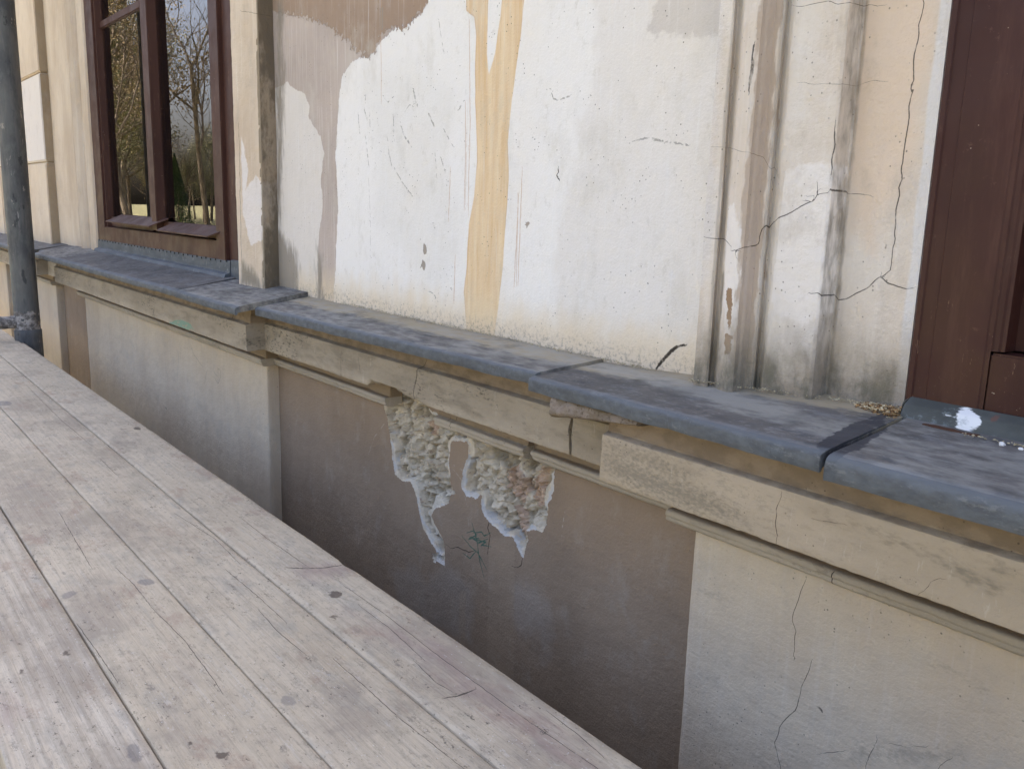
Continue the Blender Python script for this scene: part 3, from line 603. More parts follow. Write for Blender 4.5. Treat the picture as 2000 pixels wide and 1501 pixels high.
# recessed brown plinth panel with the broken hole
YC = S_PC - 1
HOLE = [(720 + x / 3.573, 700 + y / 3.573) for x, y in [(100, 305), (130, 420), (158, 600), (165, 700), (180, 800), (215, 845), (250, 860), (290, 850), (310, 900), (330, 960), (345, 1020), (360, 1100), (380, 1180), (440, 1290), (500, 1370), (530, 1380), (530, 1290), (480, 1190), (430, 1090), (470, 1040), (560, 1010), (570, 950), (600, 940), (570, 870), (560, 740), (565, 600), (580, 565), (660, 580), (690, 570), (702, 640), (690, 700), (660, 780), (650, 900), (680, 960), (740, 975), (785, 955), (780, 1010), (800, 1080), (840, 1140), (900, 1190), (950, 1240), (1000, 1240), (1030, 1290), (1060, 1360), (1078, 1400), (1090, 1320), (1110, 1260), (1100, 1200), (1150, 1195), (1210, 1205), (1240, 1160), (1245, 1020), (1275, 980), (1290, 900), (1300, 780), (1310, 735), (1140, 640), (1000, 590), (820, 530), (600, 440), (440, 370), (330, 200), (200, 160), (60, 120), (60, 260)]]
CHIP = [(720 + x / 3.573, 700 + y / 3.573) for x, y in [(445, 1375), (480, 1355), (500, 1372), (530, 1375), (535, 1435), (505, 1418), (450, 1412)]]
hx0, hx1 = -1.80, -1.06
xsC = np.concatenate([np.linspace(-2.30, hx0, 90)[:-1], np.arange(hx0, hx1, .0017), np.linspace(hx1, -.735, 55)])
zsC = np.concatenate([np.linspace(GZ, -1.0, 8)[:-1], np.linspace(-1.0, -.73, 45)[:-1], np.arange(-.73, -.365, .0017)])
nu, nv = len(xsC), len(zsC)
V = np.stack([np.repeat(xsC, nv), np.full(nu * nv, YC), np.tile(zsC, nu)], 1); P = V[:, [0, 2]]
wob = .0055 * fbm(V, 75, 5, 3, .65)
sdh = np.maximum(sdpoly(P, pts(YC, *HOLE)), sdpoly(P, pts(YC, *CHIP))) + wob
inside = sdh > 0
t1 = np.clip(sdh / .0022, 0, 1); t2 = np.clip((sdh - .006 + .020 * fbm(V, 26, 4, 8)) / .003, 0, 1); t2 = t2 * t2 * (3 - 2 * t2)
nearmould = np.clip((P[:, 1] + .475) / .05, 0, 1)
rub = .017 * fbm(V, 26, 5, 12, .62) + .009 * np.abs(fbm(V, 60, 4, 15, .6)) + .004 * fbm(V, 170, 3, 19)
ii = np.where(sdh > -.01)[0]; rg0 = np.random.RandomState(5); fac = np.zeros(len(V))
for (nS, amp_, til) in ((500, .0055, .42), (3200, .0026, .5)):
    st0 = np.stack([rg0.uniform(P[ii, 0].min(), P[ii, 0].max(), nS), rg0.uniform(P[ii, 1].min(), P[ii, 1].max(), nS)], 1); hh = rg0.uniform(-1, 1, nS) * amp_; gr = rg0.uniform(-1, 1, (nS, 2)) * til
    Pj = P[ii] + np.stack([.004 * fbm(V[ii], 70, 3, 61), .004 * fbm(V[ii], 70, 3, 62)], 1)
    for c0_ in range(0, len(ii), 4000):
        blk = Pj[c0_:c0_ + 4000]; d_ = ((blk[:, None, :] - st0[None]) ** 2).sum(2); n0 = d_.argmin(1); fac[ii[c0_:c0_ + 4000]] += hh[n0] + ((blk - st0[n0]) * gr[n0]).sum(1)
rub = .75 * rub + fac + .002 * fbm(V, 260, 2, 77)
pits = np.zeros(len(V)); brick = np.zeros(len(V))
for (u, v_, r, dd) in ((822, 800, .022, .03), (958, 885, .03, .035), (985, 895, .022, .03), (1025, 890, .03, .035), (845, 815, .012, .02), (990, 1020, .01, .012), (930, 880, .016, .02)):
    c0 = np.array(at(u, v_, YC)); d = np.hypot(*(P - c0).T) / r; pits += dd * np.clip(1 - d, 0, 1)
for poly in (((975, 925), (1000, 905), (1030, 955), (1015, 985), (975, 950)), ((1040, 930), (1062, 905), (1060, 985), (1040, 1000), (1030, 970)), ((825, 820), (850, 825), (845, 855), (828, 850)), ((995, 985), (1015, 995), (1020, 1060), (1000, 1030))):
    sb = sdpoly(P, pts(YC, *poly)) + .004 * fbm(V, 60, 3, 5); k = np.clip(sb / .003, 0, 1); brick = np.maximum(brick, k); pits -= k * .006
dep = t1 * .0035 + t2 * (.015 + rub * 1.4 + pits * (1 + .5 * fbm(V, 60, 3, 2))) - nearmould * t2 * (.016 * (fbm(V, 18, 4, 44) + .25))
V[:, 1] += np.where(inside, np.clip(dep, -.02, .07), .0009 * fbm(V, 7, 3, 2))
F = grid_faces(nu, nv); fin = inside[F].sum(1) >= 2
def sub(F_, nm, mat, at_):
    u = np.unique(F_); mp = np.full(len(V), -1); mp[u] = np.arange(len(u))
    return new_obj(nm, mesh_np(nm, V[u], mp[F_], {k: a[u] for k, a in at_.items()}, 40 if nm == 'plinth_panel' else 80), mat, bld)
q = lambda *l: pts(YC, *l)
aC = {}
aC['crk'], aC['crkg'] = lines(P, [(q((952, 985), (958, 1010), (952, 1030), (957, 1045), (952, 1080)), .0012, .001), (q((1022, 1085), (1018, 1103), (1010, 1108), (1000, 1105)), .001, .001), (q((880, 1070), (895, 1068), (915, 1078), (925, 1075)), .0011, .001), (q((872, 1063), (880, 1070)), .0008, 0)], 3)
aC['grn'], aC['grng'] = lines(P, [(q(*l), .0013, .0006) for l in (((922, 1022), (930, 1050), (938, 1100), (945, 1125)), ((903, 1047), (918, 1066), (934, 1080), (950, 1110)), ((912, 1040), (925, 1036), (930, 1044), (915, 1052), (940, 1050)), ((925, 1040), (940, 1038), (945, 1046), (957, 1040)), ((930, 1054), (948, 1058), (940, 1064), (958, 1067)), ((918, 1048), (935, 1060), (952, 1052)), ((905, 1080), (918, 1090), (930, 1076)))], 3)
aC['pal'], aC['palg'] = lines(P, [(q(*l), .0010, .0006) for l in (((752, 825), (730, 855), (718, 890), (708, 920)), ((880, 910), (900, 935), (910, 980), (915, 1025)), ((1103, 1000), (1098, 1030), (1096, 1070)), ((877, 903), (905, 920), (922, 928)), ((1055, 1081), (1058, 1084)), ((912, 1080), (905, 1100)))], 3)
aC['pale'] = np.maximum.reduce([sdpoly(P, q((1000, 1140), (1045, 1140), (1072, 1180), (1078, 1240), (1065, 1290), (1050, 1230), (1010, 1240), (1000, 1200))), sdpoly(P, q((760, 1110), (810, 1100), (830, 1130), (880, 1100), (930, 1150), (920, 1250), (850, 1230), (780, 1180))) - .006])
aC['runs'] = np.maximum(sdpoly(P, q((955, 1050), (1005, 1050), (1003, 1330), (950, 1330))), sdpoly(P, q((895, 1150), (912, 1150), (910, 1280), (893, 1280))) - .004)
aR = {'sd': sdh, 'deep': np.clip((V[:, 1] - YC) / .03, 0, 1), 'brick': brick}
sub(F[~fin], 'plinth_panel', M_PLB, aC)
o = sub(F[fin], 'exposed_masonry', M_RUB, aR); o['label'] = 'ragged hole of bare mortar and broken brick'
wall_sheet('plinth_panel', [(-4.84, YC), (-4.23, YC)], stations(-.36, GZ, .05)[::-1], M_PLB, bld, lambda V: {**{k: V[:, 0] * 0 - 1 for k in ('pale', 'runs')}, **{k: V[:, 0] * 0 + 20 for k in ('crk', 'grn', 'pal')}, **{k: V[:, 0] * 0 + 1 for k in ('crkg', 'grng', 'palg')}}, .001, 6, .05)
wall_sheet('plinth_panel', [(-6.3, YC), (-5.7, YC)], stations(-.36, GZ, .05)[::-1], M_PLB, bld, lambda V: {**{k: V[:, 0] * 0 - 1 for k in ('pale', 'runs')}, **{k: V[:, 0] * 0 + 20 for k in ('crk', 'grn', 'pal')}, **{k: V[:, 0] * 0 + 1 for k in ('crkg', 'grng', 'palg')}}, .001, 6, .05)
# ---- cornice: frieze blocks and lower mouldings -------------------------
def friez(x0, x1, s_, mat, seed, step=.008, endjag=0.0, dz=0.0, attrf=None, chip=.002, bite_=False):
    Y = s_ - 1
    pr = rounded([(Y + .014, -.262 + dz), (.0, -.262 + dz), (.0, -.372 + dz), (Y + .03, -.3755 + dz), (Y, -.3775 + dz), (Y, -.3085 + dz), (Y + .012, -.3055 + dz)], .0035, 2)
    return sweep('frieze_block', pr, stations(x0, x1, step), mat, bld, .006, .0012, 10, .0010, seed, bite if bite_ else None, attrf, 32, chip, endjag)
BX = [at(u, v, S_FC - 1)[0] for u, v in ((716, 748), (748, 762), (800, 790), (835, 800))]
def bite(V, t):                               # arris of the frieze knocked off above the hole
    k = np.interp(V[:, 0], [BX[0], BX[0] + .012, BX[1], BX[2], BX[3]], [0, .55, 1, .35, 0]) * (1 + .6 * fbm(V * np.array([1, 0, 0]), 45, 4, 6))
    lowf = np.clip((-.362 - V[:, 2]) / .0155, 0, 1) * np.clip((-.05 - V[:, 1]) / .02, 0, 1)
    V[:, 2] += .0125 * k * lowf; V[:, 1] += .010 * k * lowf * (1 + .5 * fbm(V, 80, 3, 2)); return V
def lower(x0, x1, s_, seed, step=.008, endjag=.004, chip=.0015, zt=-.415, zb=-.4345, dz=0.0):
    Y = s_ - 1
    pr = rounded([(.0, -.372 + dz), (Y + .016, -.372 + dz), (Y + .014, zt + .002 + dz), (Y + .002, zt + dz), (Y, zt - .003 + dz), (Y, zt - .008 + dz), (Y + .0025, zt - .0095 + dz), (Y + .0025, zb + .004 + dz), (Y + .008, zb + dz), (.0, zb + dz)], .002, 2)
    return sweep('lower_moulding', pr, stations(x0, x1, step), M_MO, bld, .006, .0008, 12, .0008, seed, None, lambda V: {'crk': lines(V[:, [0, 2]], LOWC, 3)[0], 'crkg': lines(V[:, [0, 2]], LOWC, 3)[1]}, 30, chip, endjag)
LOWC = [(pts(S_MA - 1, (1625, 1120), (1621, 1145)), .0012, .0005), (pts(S_MC - 1, (880, 818), (878, 833)), .0012, 0), (pts(S_MC - 1, (866, 812), (870, 820)), .001, 0)]
def a_frA(V):
    P = V[:, [0, 2]]; Y = S_FA - 1; a = {}; q = lambda *l: pts(Y, *l)
    a['crk'], a['crkg'] = lines(P, [(q((447, 607), (446, 622)), .003, .001)], 2)
    g = [((333, 630), (345, 626), (358, 630), (340, 634), (330, 630)), ((345, 634), (365, 632), (372, 640), (352, 638)), ((350, 624), (372, 634), (378, 644)), ((338, 628), (356, 640), (370, 645))]
    a['grn'], a['grng'] = lines(P, [(q(*l), .003, .001) for l in g], 4); return a
def a_frC(V):
    P = V[:, [0, 2]]; Y = S_FC - 1; a = {}; q = lambda *l: pts(Y, *l)
    a['crk'], a['crkg'] = lines(P, [(q((822, 705), (814, 722), (812, 745), (808, 765), (806, 790)), .0011, .0015), (q((666, 705), (666, 735)), .0012, 0), (q((700, 700), (703, 725)), .0008, 0)], 2)
    a['grn'] = V[:, 0] * 0 + 20; a['grng'] = V[:, 0] * 0 + 1; return a
def a_frB(V):
    P = V[:, [0, 2]]; Y = S_FA - 1; a = {}; q = lambda *l: pts(Y, *l)
    a['crk'], a['crkg'] = lines(P, [(q((1527, 965), (1516, 990), (1514, 1020), (1518, 1045), (1515, 1062)), .0005, .0015), (q((1590, 1013), (1620, 1018), (1650, 1022)), .0003, .001), (q((1796, 1158), (1810, 1150), (1820, 1132), (1840, 1128)), .0003, .001)], 2)
    a['smut'] = np.maximum(sdpoly(P, q((1185, 885), (1290, 925), (1380, 965), (1445, 1000), (1440, 1020), (1330, 985), (1230, 945), (1180, 915))), sdpoly(P, q((1180, 865), (1280, 890), (1345, 930), (1290, 920), (1200, 890)))) - .004
    a['smut2'] = np.maximum.reduce([sdpoly(P, q((1700, 1033), (1745, 1050), (1740, 1056), (1700, 1045))), sdpoly(P, q((1760, 1065), (1830, 1085), (1880, 1110), (1960, 1150), (1940, 1155), (1850, 1110), (1800, 1085))), sdpoly(P, q((1940, 1100), (1980, 1112), (1978, 1120), (1940, 1108)))]) - .001
    return a
friez(-.850, 1.4, S_FA, M_FRB, 3, .006, 0, 0, a_frB)
friez(-4.345, -2.142, S_FA, M_FR, 7, .008, 0, 0, a_frA)
friez(-5.75, -4.73, S_FA, M_FR, 9, .02); friez(-7.6, at(16, 537, -.147)[0], S_FA, M_FR, 9, .02)
friez(-4.75, -4.33, S_FC, M_FR, 14, .03); friez(-6.4, -5.7, S_FC, M_FR, 14, .03)
xc = at(1114, 850, S_FC - 1)[0]
friez(-2.16, xc - .0035, S_FC, M_FR, 17, .004, .006, 0, a_frC, .0035, True)
o = friez(xc + .0035, -.84, S_FC, M_FR, 19, .005, .005, -.001); o['label'] = 'short loose block right of the wide crack'
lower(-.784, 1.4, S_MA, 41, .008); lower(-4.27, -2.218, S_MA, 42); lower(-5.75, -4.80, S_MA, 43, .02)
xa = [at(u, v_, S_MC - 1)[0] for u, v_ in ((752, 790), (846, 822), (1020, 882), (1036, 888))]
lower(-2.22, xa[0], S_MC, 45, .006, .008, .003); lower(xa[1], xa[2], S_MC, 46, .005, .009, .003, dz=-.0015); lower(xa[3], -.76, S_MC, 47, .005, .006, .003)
# knocked-off frieze arris over the hole and loose bits of mortar
# bedding mortar under the raised slab
def lump():
    Y = -.128; L = [at(1083, 790, -.15)[0], at(1252, 822, -.15)[0]]
    def xf(V, t):
        k = 1 - .75 * t; V[:, 2] = -.272 + (V[:, 2] + .272) * k; return V
    pr = rounded([(-.156, -.270), (-.02, -.270), (-.02, -.305), (-.150, -.304), (-.160, -.298)], .006, 3)
    sweep('bedding_mortar', pr, stations(L[0], L[1], .004), M_MOR, bld, .005, .003, 22, .0025, 5, xf, None, 50, .003, .006)
lump()
# ---- coping slabs ---------------------------------------------------------
def slab(xl, xr, sf0, sf1, zb0, zb1, zf0, zf1, th, yb=.03, nose=.0045, step=.012, seed=0, kind=()):
    # xl, xr : (x at the back, x at the front)
    pr = rounded([(0, .0), (1.0, .0), (1.0, -th), (.93, -th - .001), (.93, -th * .75), (0, -th * .9)], .0, 1)
    pr = [(0, 0)]
    for k in range(1, 14): pr.append((k / 14 * .95, 0))
    pr += [(.955, -.0003), (.972, -.0012), (.987, -nose * .35), (.997, -nose * .8), (1.0, -nose * 1.3), (1.0, -th * .6), (1.0, -th * .85), (.995, -th), (.975, -th), (.972, -th + .004), (.5, -th + .003), (0, -th + .003)]
    m = max(3, int(abs(xr[0] - xl[0]) / step)); n = len(pr); V = np.zeros((m * n, 3)); A = np.zeros(m * n); D = np.zeros(m * n)
    for i in range(m):
        t = i / (m - 1); yf = (sf0 + (sf1 - sf0) * t) - 1
        for j, (a, dz) in enumerate(pr):
            x = (xl[0] + (xl[1] - xl[0]) * a) * (1 - t) + (xr[0] + (xr[1] - xr[0]) * a) * t
            V[i * n + j] = (x, yb + (yf - yb) * a, (zb0 * (1 - t) + zb1 * t) * (1 - a) + (zf0 * (1 - t) + zf1 * t) * a + dz); A[i * n + j] = a; D[i * n + j] = dz
    Vn = V.copy(); Vn[:, 2] += .0013 * fbm(V, 9, 3, seed) + .0006 * fbm(V, 60, 3, seed); Vn[:, 2] += np.where((A > .9) & (D < -.01), .0022 * fbm(V, 16, 4, seed + 8), 0); Vn[:, 1] += .0018 * fbm(V, 12, 3, seed + 4) + .0006 * fbm(V, 90, 3, seed)
    e = np.zeros(m * n, bool); e[:n] = True; e[-n:] = True; Vn[e, 0] += .0012 * fbm(V[e] * np.array([0, 1, 1]), 40, 3, seed)
    F = [(i * n + j, i * n + (j + 1) % n, (i + 1) * n + (j + 1) % n, (i + 1) * n + j) for i in range(m - 1) for j in range(n)]
    F += [tuple(range(n))[::-1], tuple(range((m - 1) * n, m * n))]
    me = bpy.data.meshes.new('coping_slab'); me.from_pydata(Vn.tolist(), [], F)
    bm = bmesh.new(); bm.from_mesh(me); bmesh.ops.recalc_face_normals(bm, faces=bm.faces); bm.to_mesh(me); bm.free()
    P = V[:, [0, 1]]; at_ = {}
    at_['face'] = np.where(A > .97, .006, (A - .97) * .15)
    at_['rim'] = .004 - np.abs(A - .965) * .12
    dust = np.full(m * n, -.05)
    if 'dust' in kind: dust = np.maximum(dust, V[:, 1] + .062 + .035 * fbm(V, 6, 3, 5)); dust = np.maximum(dust, (V[:, 1] + .012) * 1.3)
    at_['dust'] = dust
    at_['worn'] = sdpoly(P, [(-1.0, -.0), (-.72, -.04), (-.5, -.10), (-.47, -.14), (-.6, -.13), (-.85, -.075), (-1.0, -.05)]) if 'worn' in kind else np.where(np.array(['scuff' in kind] * (m * n)), .02 * fbm(V, 5, 3, 2) - .004 - (A > .985) * .02, -.05)
    at_['wet'] = np.maximum.reduce([sdpoly(P, [atz(u, v_, z) for u, v_, z in wl]) for wl in WET]) if 'wet' in kind else np.full(m * n, -.05)
    for k, a in at_.items():
        q_ = me.attributes.new(k, 'FLOAT', 'POINT'); q_.data.foreach_set('value', enc(k, a))
    me.shade_smooth(); me.set_sharp_from_angle(angle=R_(40))
    return new_obj('coping_slab', me, M_COP, bld)
WET = [[(1560 + x / 4.545, 780 + y / 4.545, -.2405 + .0 * x) for x, y in [(150, 415), (270, 370), (420, 320), (540, 300), (700, 270), (930, 232), (950, 245), (830, 285), (720, 320), (765, 370), (740, 398), (650, 408), (540, 425), (615, 430), (600, 455), (420, 490), (300, 520), (245, 560), (240, 650), (150, 620), (165, 450)]]]
G = .0022
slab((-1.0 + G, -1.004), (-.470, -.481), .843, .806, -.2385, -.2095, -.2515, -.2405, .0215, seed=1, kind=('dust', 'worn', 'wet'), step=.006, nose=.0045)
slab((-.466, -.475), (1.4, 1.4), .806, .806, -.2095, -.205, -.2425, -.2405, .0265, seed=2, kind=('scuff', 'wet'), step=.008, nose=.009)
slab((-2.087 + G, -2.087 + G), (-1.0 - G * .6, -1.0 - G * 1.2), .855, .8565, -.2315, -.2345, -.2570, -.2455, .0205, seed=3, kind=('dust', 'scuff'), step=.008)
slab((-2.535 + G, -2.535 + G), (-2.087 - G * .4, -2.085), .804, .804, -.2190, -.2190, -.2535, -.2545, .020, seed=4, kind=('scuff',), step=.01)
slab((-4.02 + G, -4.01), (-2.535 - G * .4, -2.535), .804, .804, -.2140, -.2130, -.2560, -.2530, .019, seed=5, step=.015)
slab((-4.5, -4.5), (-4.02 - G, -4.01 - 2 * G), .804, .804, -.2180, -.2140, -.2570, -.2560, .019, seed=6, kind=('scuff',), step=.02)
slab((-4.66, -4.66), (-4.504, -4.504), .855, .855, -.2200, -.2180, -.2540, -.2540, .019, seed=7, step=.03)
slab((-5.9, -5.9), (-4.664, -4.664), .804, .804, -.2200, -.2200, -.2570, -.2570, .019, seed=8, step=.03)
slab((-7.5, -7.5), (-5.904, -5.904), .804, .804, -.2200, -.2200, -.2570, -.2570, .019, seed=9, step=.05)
# ---- building body -----------------------------------------------------------
box('side_wall', (1.25, .05, GZ), (1.4, 5.2, 2.3), M_ROOM, bld, 0); box('side_wall', (-7.6, .10, GZ), (-7.45, 5.2, 2.3), M_ROOM, bld, 0)
box('back_wall', (-7.45, 5.05, GZ), (1.25, 5.2, 2.3), M_ROOM, bld, 0); box('roof', (-7.7, -.10, 2.301), (1.5, 5.3, 2.42), M_ROOM, bld, 0)
box('floor', (-7.45, .14, -1.0), (1.25, 5.05, -.9), M_ROOM, bld, 0); box('ceiling', (-7.45, .14, 1.9), (1.25, 5.05, 1.98), M_ROOM, bld, 0)
box('inner_wall', (-2.42, .12, GZ), (-.5, .30, 2.3), M_ROOM, bld, 0); box('inner_wall', (-7.44, .12, GZ), (-4.19, .30, 2.3), M_ROOM, bld, 0)
box('inner_wall', (-4.19, .12, GZ), (-2.42, .30, -.235), M_ROOM, bld, 0)
# ---- left window --------------------------------------------------------------
f1, f2, fg = .985, 1.008, 1.016
y1, y2, yg = f1 - 1, f2 - 1, fg - 1
ZT = 1.72
def fbox(name, ra, rb, s_, z0, z1, depth, mat, par, r=.0025): return box(name, (ra * s_, s_ - 1, z0), (rb * s_, s_ - 1 + depth, z1), mat, par, r)
zr = lambda r0, s_: r0 * s_
win = fbox('window', -4.148, -2.536, f1 + .013, ZT - .06, ZT, .07, M_BR, bld)
win['label'] = 'tall brown wooden double casement window'
fbox('frame_post', -4.148, -4.03, f1, -.17, ZT - .06, .05, M_BR, win); fbox('frame_post', -4.03, -3.98, f1 + .008, -.17, ZT - .06, .04, M_BR, win)
fbox('frame_post', -3.375, -3.315, f1, -.11, ZT - .06, .05, M_BR, win)
fbox('frame_post', -2.728, -2.655, f1, -.17, ZT - .06, .05, M_BR, win); fbox('frame_post', -2.70, -2.530, f1 + .013, -.18, ZT - .06, .04, M_BR, win)
fbox('bottom_rail', -4.148, -2.655, f1 - .001, -.182, -.120, .05, M_BR, win)
for a, b in ((-3.99, -3.36), (-3.30, -2.70)):
    sa, sb_ = a * f2, b * f2
    o = box('sash', (sa, y2, -.118), (sb_, y2 + .028, -.078), M_BR, win, .002)
    box('sash_stile', (sa, y2, -.078), (sa + .058, y2 + .028, ZT - .06), M_BR, win, .003); box('sash_stile', (sb_ - .03, y2, -.078), (sb_, y2 + .028, ZT - .06), M_BR, win, .003)
    zt = (.663 if a < -3.5 else .70)
    box('glazing_bar', (sa + .058, y2 + .001, zt), (sb_ - .03, y2 + .026, zt + .03), M_BR, win, .004)
    for z0, z1 in ((-.078, zt), (zt + .03, ZT - .06)):
        box('pane', (sa + .055, yg + .002, z0), (sb_ - .028, yg + .005, z1), M_GL, win, 0)
    box('pane', (sa + .09, .116, -.06), (sb_ - .02, .119, ZT), M_GL, win, 0)
    # inner casement
    box('inner_sash', (sa + .04, .105, -.13), (sb_ - .0, .13, -.06), M_SASH, win, .003)
    for xx in (sa + .05, sb_ - .02): box('inner_sash', (xx, .105, -.13), (xx + .045, .13, ZT), M_SASH, win, .003)
    box('inner_sash', (sa + .02, .106, .40), (sb_ - .02, .129, .432), M_SASH, win, .003)
# drip boards
for (u0, v0), (u1, v1), (u2, v2), (u3, v3) in (((206, 432), (290, 440), (306, 426), (238, 413)), ((305, 447), (404, 462), (424, 446), (338, 419))):
    za = -.092; A0 = at(u0, v0, -.043); A1 = at(u1, v1, -.043)
    bm = bmesh.new(); zf = (A0[1] + A1[1]) / 2
    vs_ = [bm.verts.new(p) for p in ((A0[0], -.043, zf), (A1[0], -.043, zf - .002), (A1[0] + .06, y2 + .002, zf + .028), (A0[0] + .04, y2 + .002, zf + .028), (A0[0], -.043, zf - .0035), (A1[0], -.043, zf - .0055), (A1[0] + .06, y2 + .002, zf + .0245), (A0[0] + .04, y2 + .002, zf + .0245))]
    for f in ((0, 1, 2, 3), (7, 6, 5, 4), (0, 4, 5, 1), (1, 5, 6, 2), (2, 6, 7, 3), (3, 7, 4, 0)): bm.faces.new([vs_[i] for i in f])
    bmesh.ops.recalc_face_normals(bm, faces=bm.faces)
    me = bpy.data.meshes.new('drip_board'); bm.to_mesh(me); bm.free(); new_obj('drip_board', me, M_BR, win)
# flashing upstand under the window, with nails
ups = sweep('flashing', rounded([(y1 - .002, -.176), (y1 + .02, -.176), (y1 + .02, -.235), (y1 - .026, -.235), (y1 - .018, -.2155), (y1 - .004, -.2115)], .002, 2), stations(-4.085, -2.575, .02), M_ZN, win, .01, .0008, 6, 0, 3)
sweep('flashing', rounded([(y1 + .0, -.172), (y1 + .06, -.172), (y1 + .06, -.235), (y1 - .002, -.235)], .002, 2), stations(-2.572, -2.49, .01), M_ZN, win, .01, .0012, 12, 0, 3)
nail = None
for i in range(36):
    x = -4.10 + i * (1.5 / 35)
    if nail is None:
        bm = bmesh.new(); bmesh.ops.create_uvsphere(bm, u_segments=8, v_segments=5, radius=.0042)
        me = bpy.data.meshes.new('nail'); bm.to_mesh(me); bm.free(); s = SB('dark_nail', .6); M_NAIL = s.out(hx('2a2624')); nail = me; me.materials.append(M_NAIL)
    o = new_obj('nail', nail, None, win); o.location = (x + .004 * math.sin(i * 7), y1 - .004, -.179 + .0015 * math.sin(i * 3.1)); o.scale = (.55, .4, .8)
# curtain behind right casement
xs_ = np.linspace(-2.98, -2.70, 90); zz = np.linspace(-.12, 1.7, 12); V = np.array([(x, .19 + .018 * math.sin(x * 95) + .008 * math.sin(x * 210 + z), z) for x in xs_ for z in zz])
cur = new_obj('curtain', mesh_np('curtain', V, grid_faces(90, 12), None, 80), M_CUR); md = cur.modifiers.new('t', 'SOLIDIFY'); md.thickness = .0015
tag(cur, 'white curtain hanging behind the right pane of the brown casement window', 'curtain')
# ---- right window board / frame -------------------------------------------------
win2 = wall_sheet('window', [(-.4935 * .982, .02), (-.4935 * .982, -.019), (-.4915 * .982, -.0215), (-.486 * .982, -.0215), (-.4845 * .982, -.0195), (-.4705 * .98, -.0195), (-.4695 * .98, -.0205), (-.404, -.0205), (-.4025, -.019), (-.398, -.019)], stations(-.215, .35, .01, 2.3), M_BD, bld, None, .0004, 9, .006, 3, .0003)
win2['label'] = 'wide dark brown painted window frame at the right'
o = wall_sheet('frame_stile', [(-.3982, -.0185), (-.3965, -.0165), (-.392, -.0155), (-.390, -.0130), (-.3865, -.012), (-.386, .012), (-.385, .012), (-.30, .012)], stations(-.135, .35, .01, 2.3), M_BD, win2, None, .0003, 9, .006, 3)
box('sash_rail', (-.3985, -.0180, -.2148), (.9, .012, -.137), M_BD, win2, .002)
box('frame_stile', (-.30, -.012, -.137), (-.2, .02, 2.3), M_BD, win2, .002)
box('recess_board', (-.384, .03, -.137), (-.30, .045, 2.3), M_BD, win2, 0); box('frame_stile', (-.2, .0, -.137), (1.2, .02, 2.3), M_BD, win2, .002)
def a_fl(V):
    P = V[:, [0, 2]]; q = lambda *l: pts(-.045, *l); a = {}
    a['white'] = sdpoly(P, q((1855, 803), (1875, 805), (1905, 820), (1905, 835), (1890, 842), (1870, 838), (1850, 822), (1835, 812), (1848, 815), (1862, 822)))
    a['rust'] = sdpoly(P, q((1796, 832), (1806, 833), (1850, 848), (1905, 862), (1903, 872), (1850, 858), (1797, 843))) ; a['bolt'] = sdpoly(P, q((1924, 815), (1936, 815), (1938, 825), (1926, 826))); return a
pf = dens([(-.020, -.199), (-.034, -.206), (-.040, -.2155), (-.0465, -.232), (-.055, -.236)], .002)
n_ = len(pf); xs_ = stations(-.4895 * .975, .6, .004); V = np.array([(x, p[0], p[1]) for x in xs_ for p in pf]); V[:, 1] += .0022 * fbm(V, 14, 3, 5)
# left end folds back to the wall
new_obj('flashing', mesh_np('flashing', V, grid_faces(len(xs_), n_)[:, ::-1].copy(), a_fl(V), 50), M_FL, win2)
V = np.array([(-.4895 * .975 - .001 - .006 * k, p[0] + k * .012, p[1]) for k in (0, 1, 2, 3) for p in pf])
new_obj('flashing', mesh_np('flashing', V, grid_faces(4, n_), a_fl(V), 50), M_FL, win2)
# rusted strip at the foot of the flashing
A = at(1797, 838, -.055); B = at(1905, 868, -.055)
sweep('rusty_strip', rounded([(-.052, A[1] + .006), (-.046, A[1] + .006), (-.048, A[1] - .006), (-.060, A[1] - .004)], .001, 1), stations(A[0], B[0], .004), SB('rusty_iron', .9).out(hx('4d3527')), win2, .002, .001, 60, .001, 3)
# ================================================================== DECK
deck = empty('scaffold_deck', (0, 0, 0)); tag(deck, 'weathered grey timber scaffold deck of long planks along the wall', 'scaffold deck')
ZD = -.62
edges = [-.315, -.4485, -.600, -.747, -.888]
DC = [((38, 1010), (0, 1010))]
def dq(*l): return [atz(u, v, ZD) for u, v in l]
CR = [dq((657, 1133), (760, 1205), (860, 1284), (1000, 1385), (1168, 1501), (1260, 1570)), dq((650, 1284), (720, 1345), (780, 1400), (909, 1501)), dq((440, 1110), (500, 1160), (560, 1215)), dq((225, 1108), (260, 1140), (300, 1190)), dq((300, 1190), (360, 1250), (420, 1330), (435, 1355)),
      dq((505, 1190), (540, 1230), (600, 1280)), dq((560, 890), (640, 930), (690, 965)), dq((340, 1000), (420, 1050), (470, 1100)), dq((810, 1290), (850, 1330), (885, 1350)), dq((195, 895), (232, 930)), dq((50, 750), (120, 820), (180, 870)), dq((1070, 1390), (1130, 1435), (1180, 1480)),
      dq((150, 1215), (190, 1270), (230, 1330)), dq((115, 1000), (150, 1060), (180, 1110)), dq((700, 1180), (760, 1225), (830, 1290)), dq((470, 1010), (520, 1050), (600, 1105))]
KN = [dq((560, 1107), (600, 1110), (640, 1108), (672, 1103)), dq((95, 752), (120, 755), (152, 750)), dq((182, 838), (230, 838), (280, 838)), dq((870, 1360), (890, 1358), (912, 1352), (930, 1345))]
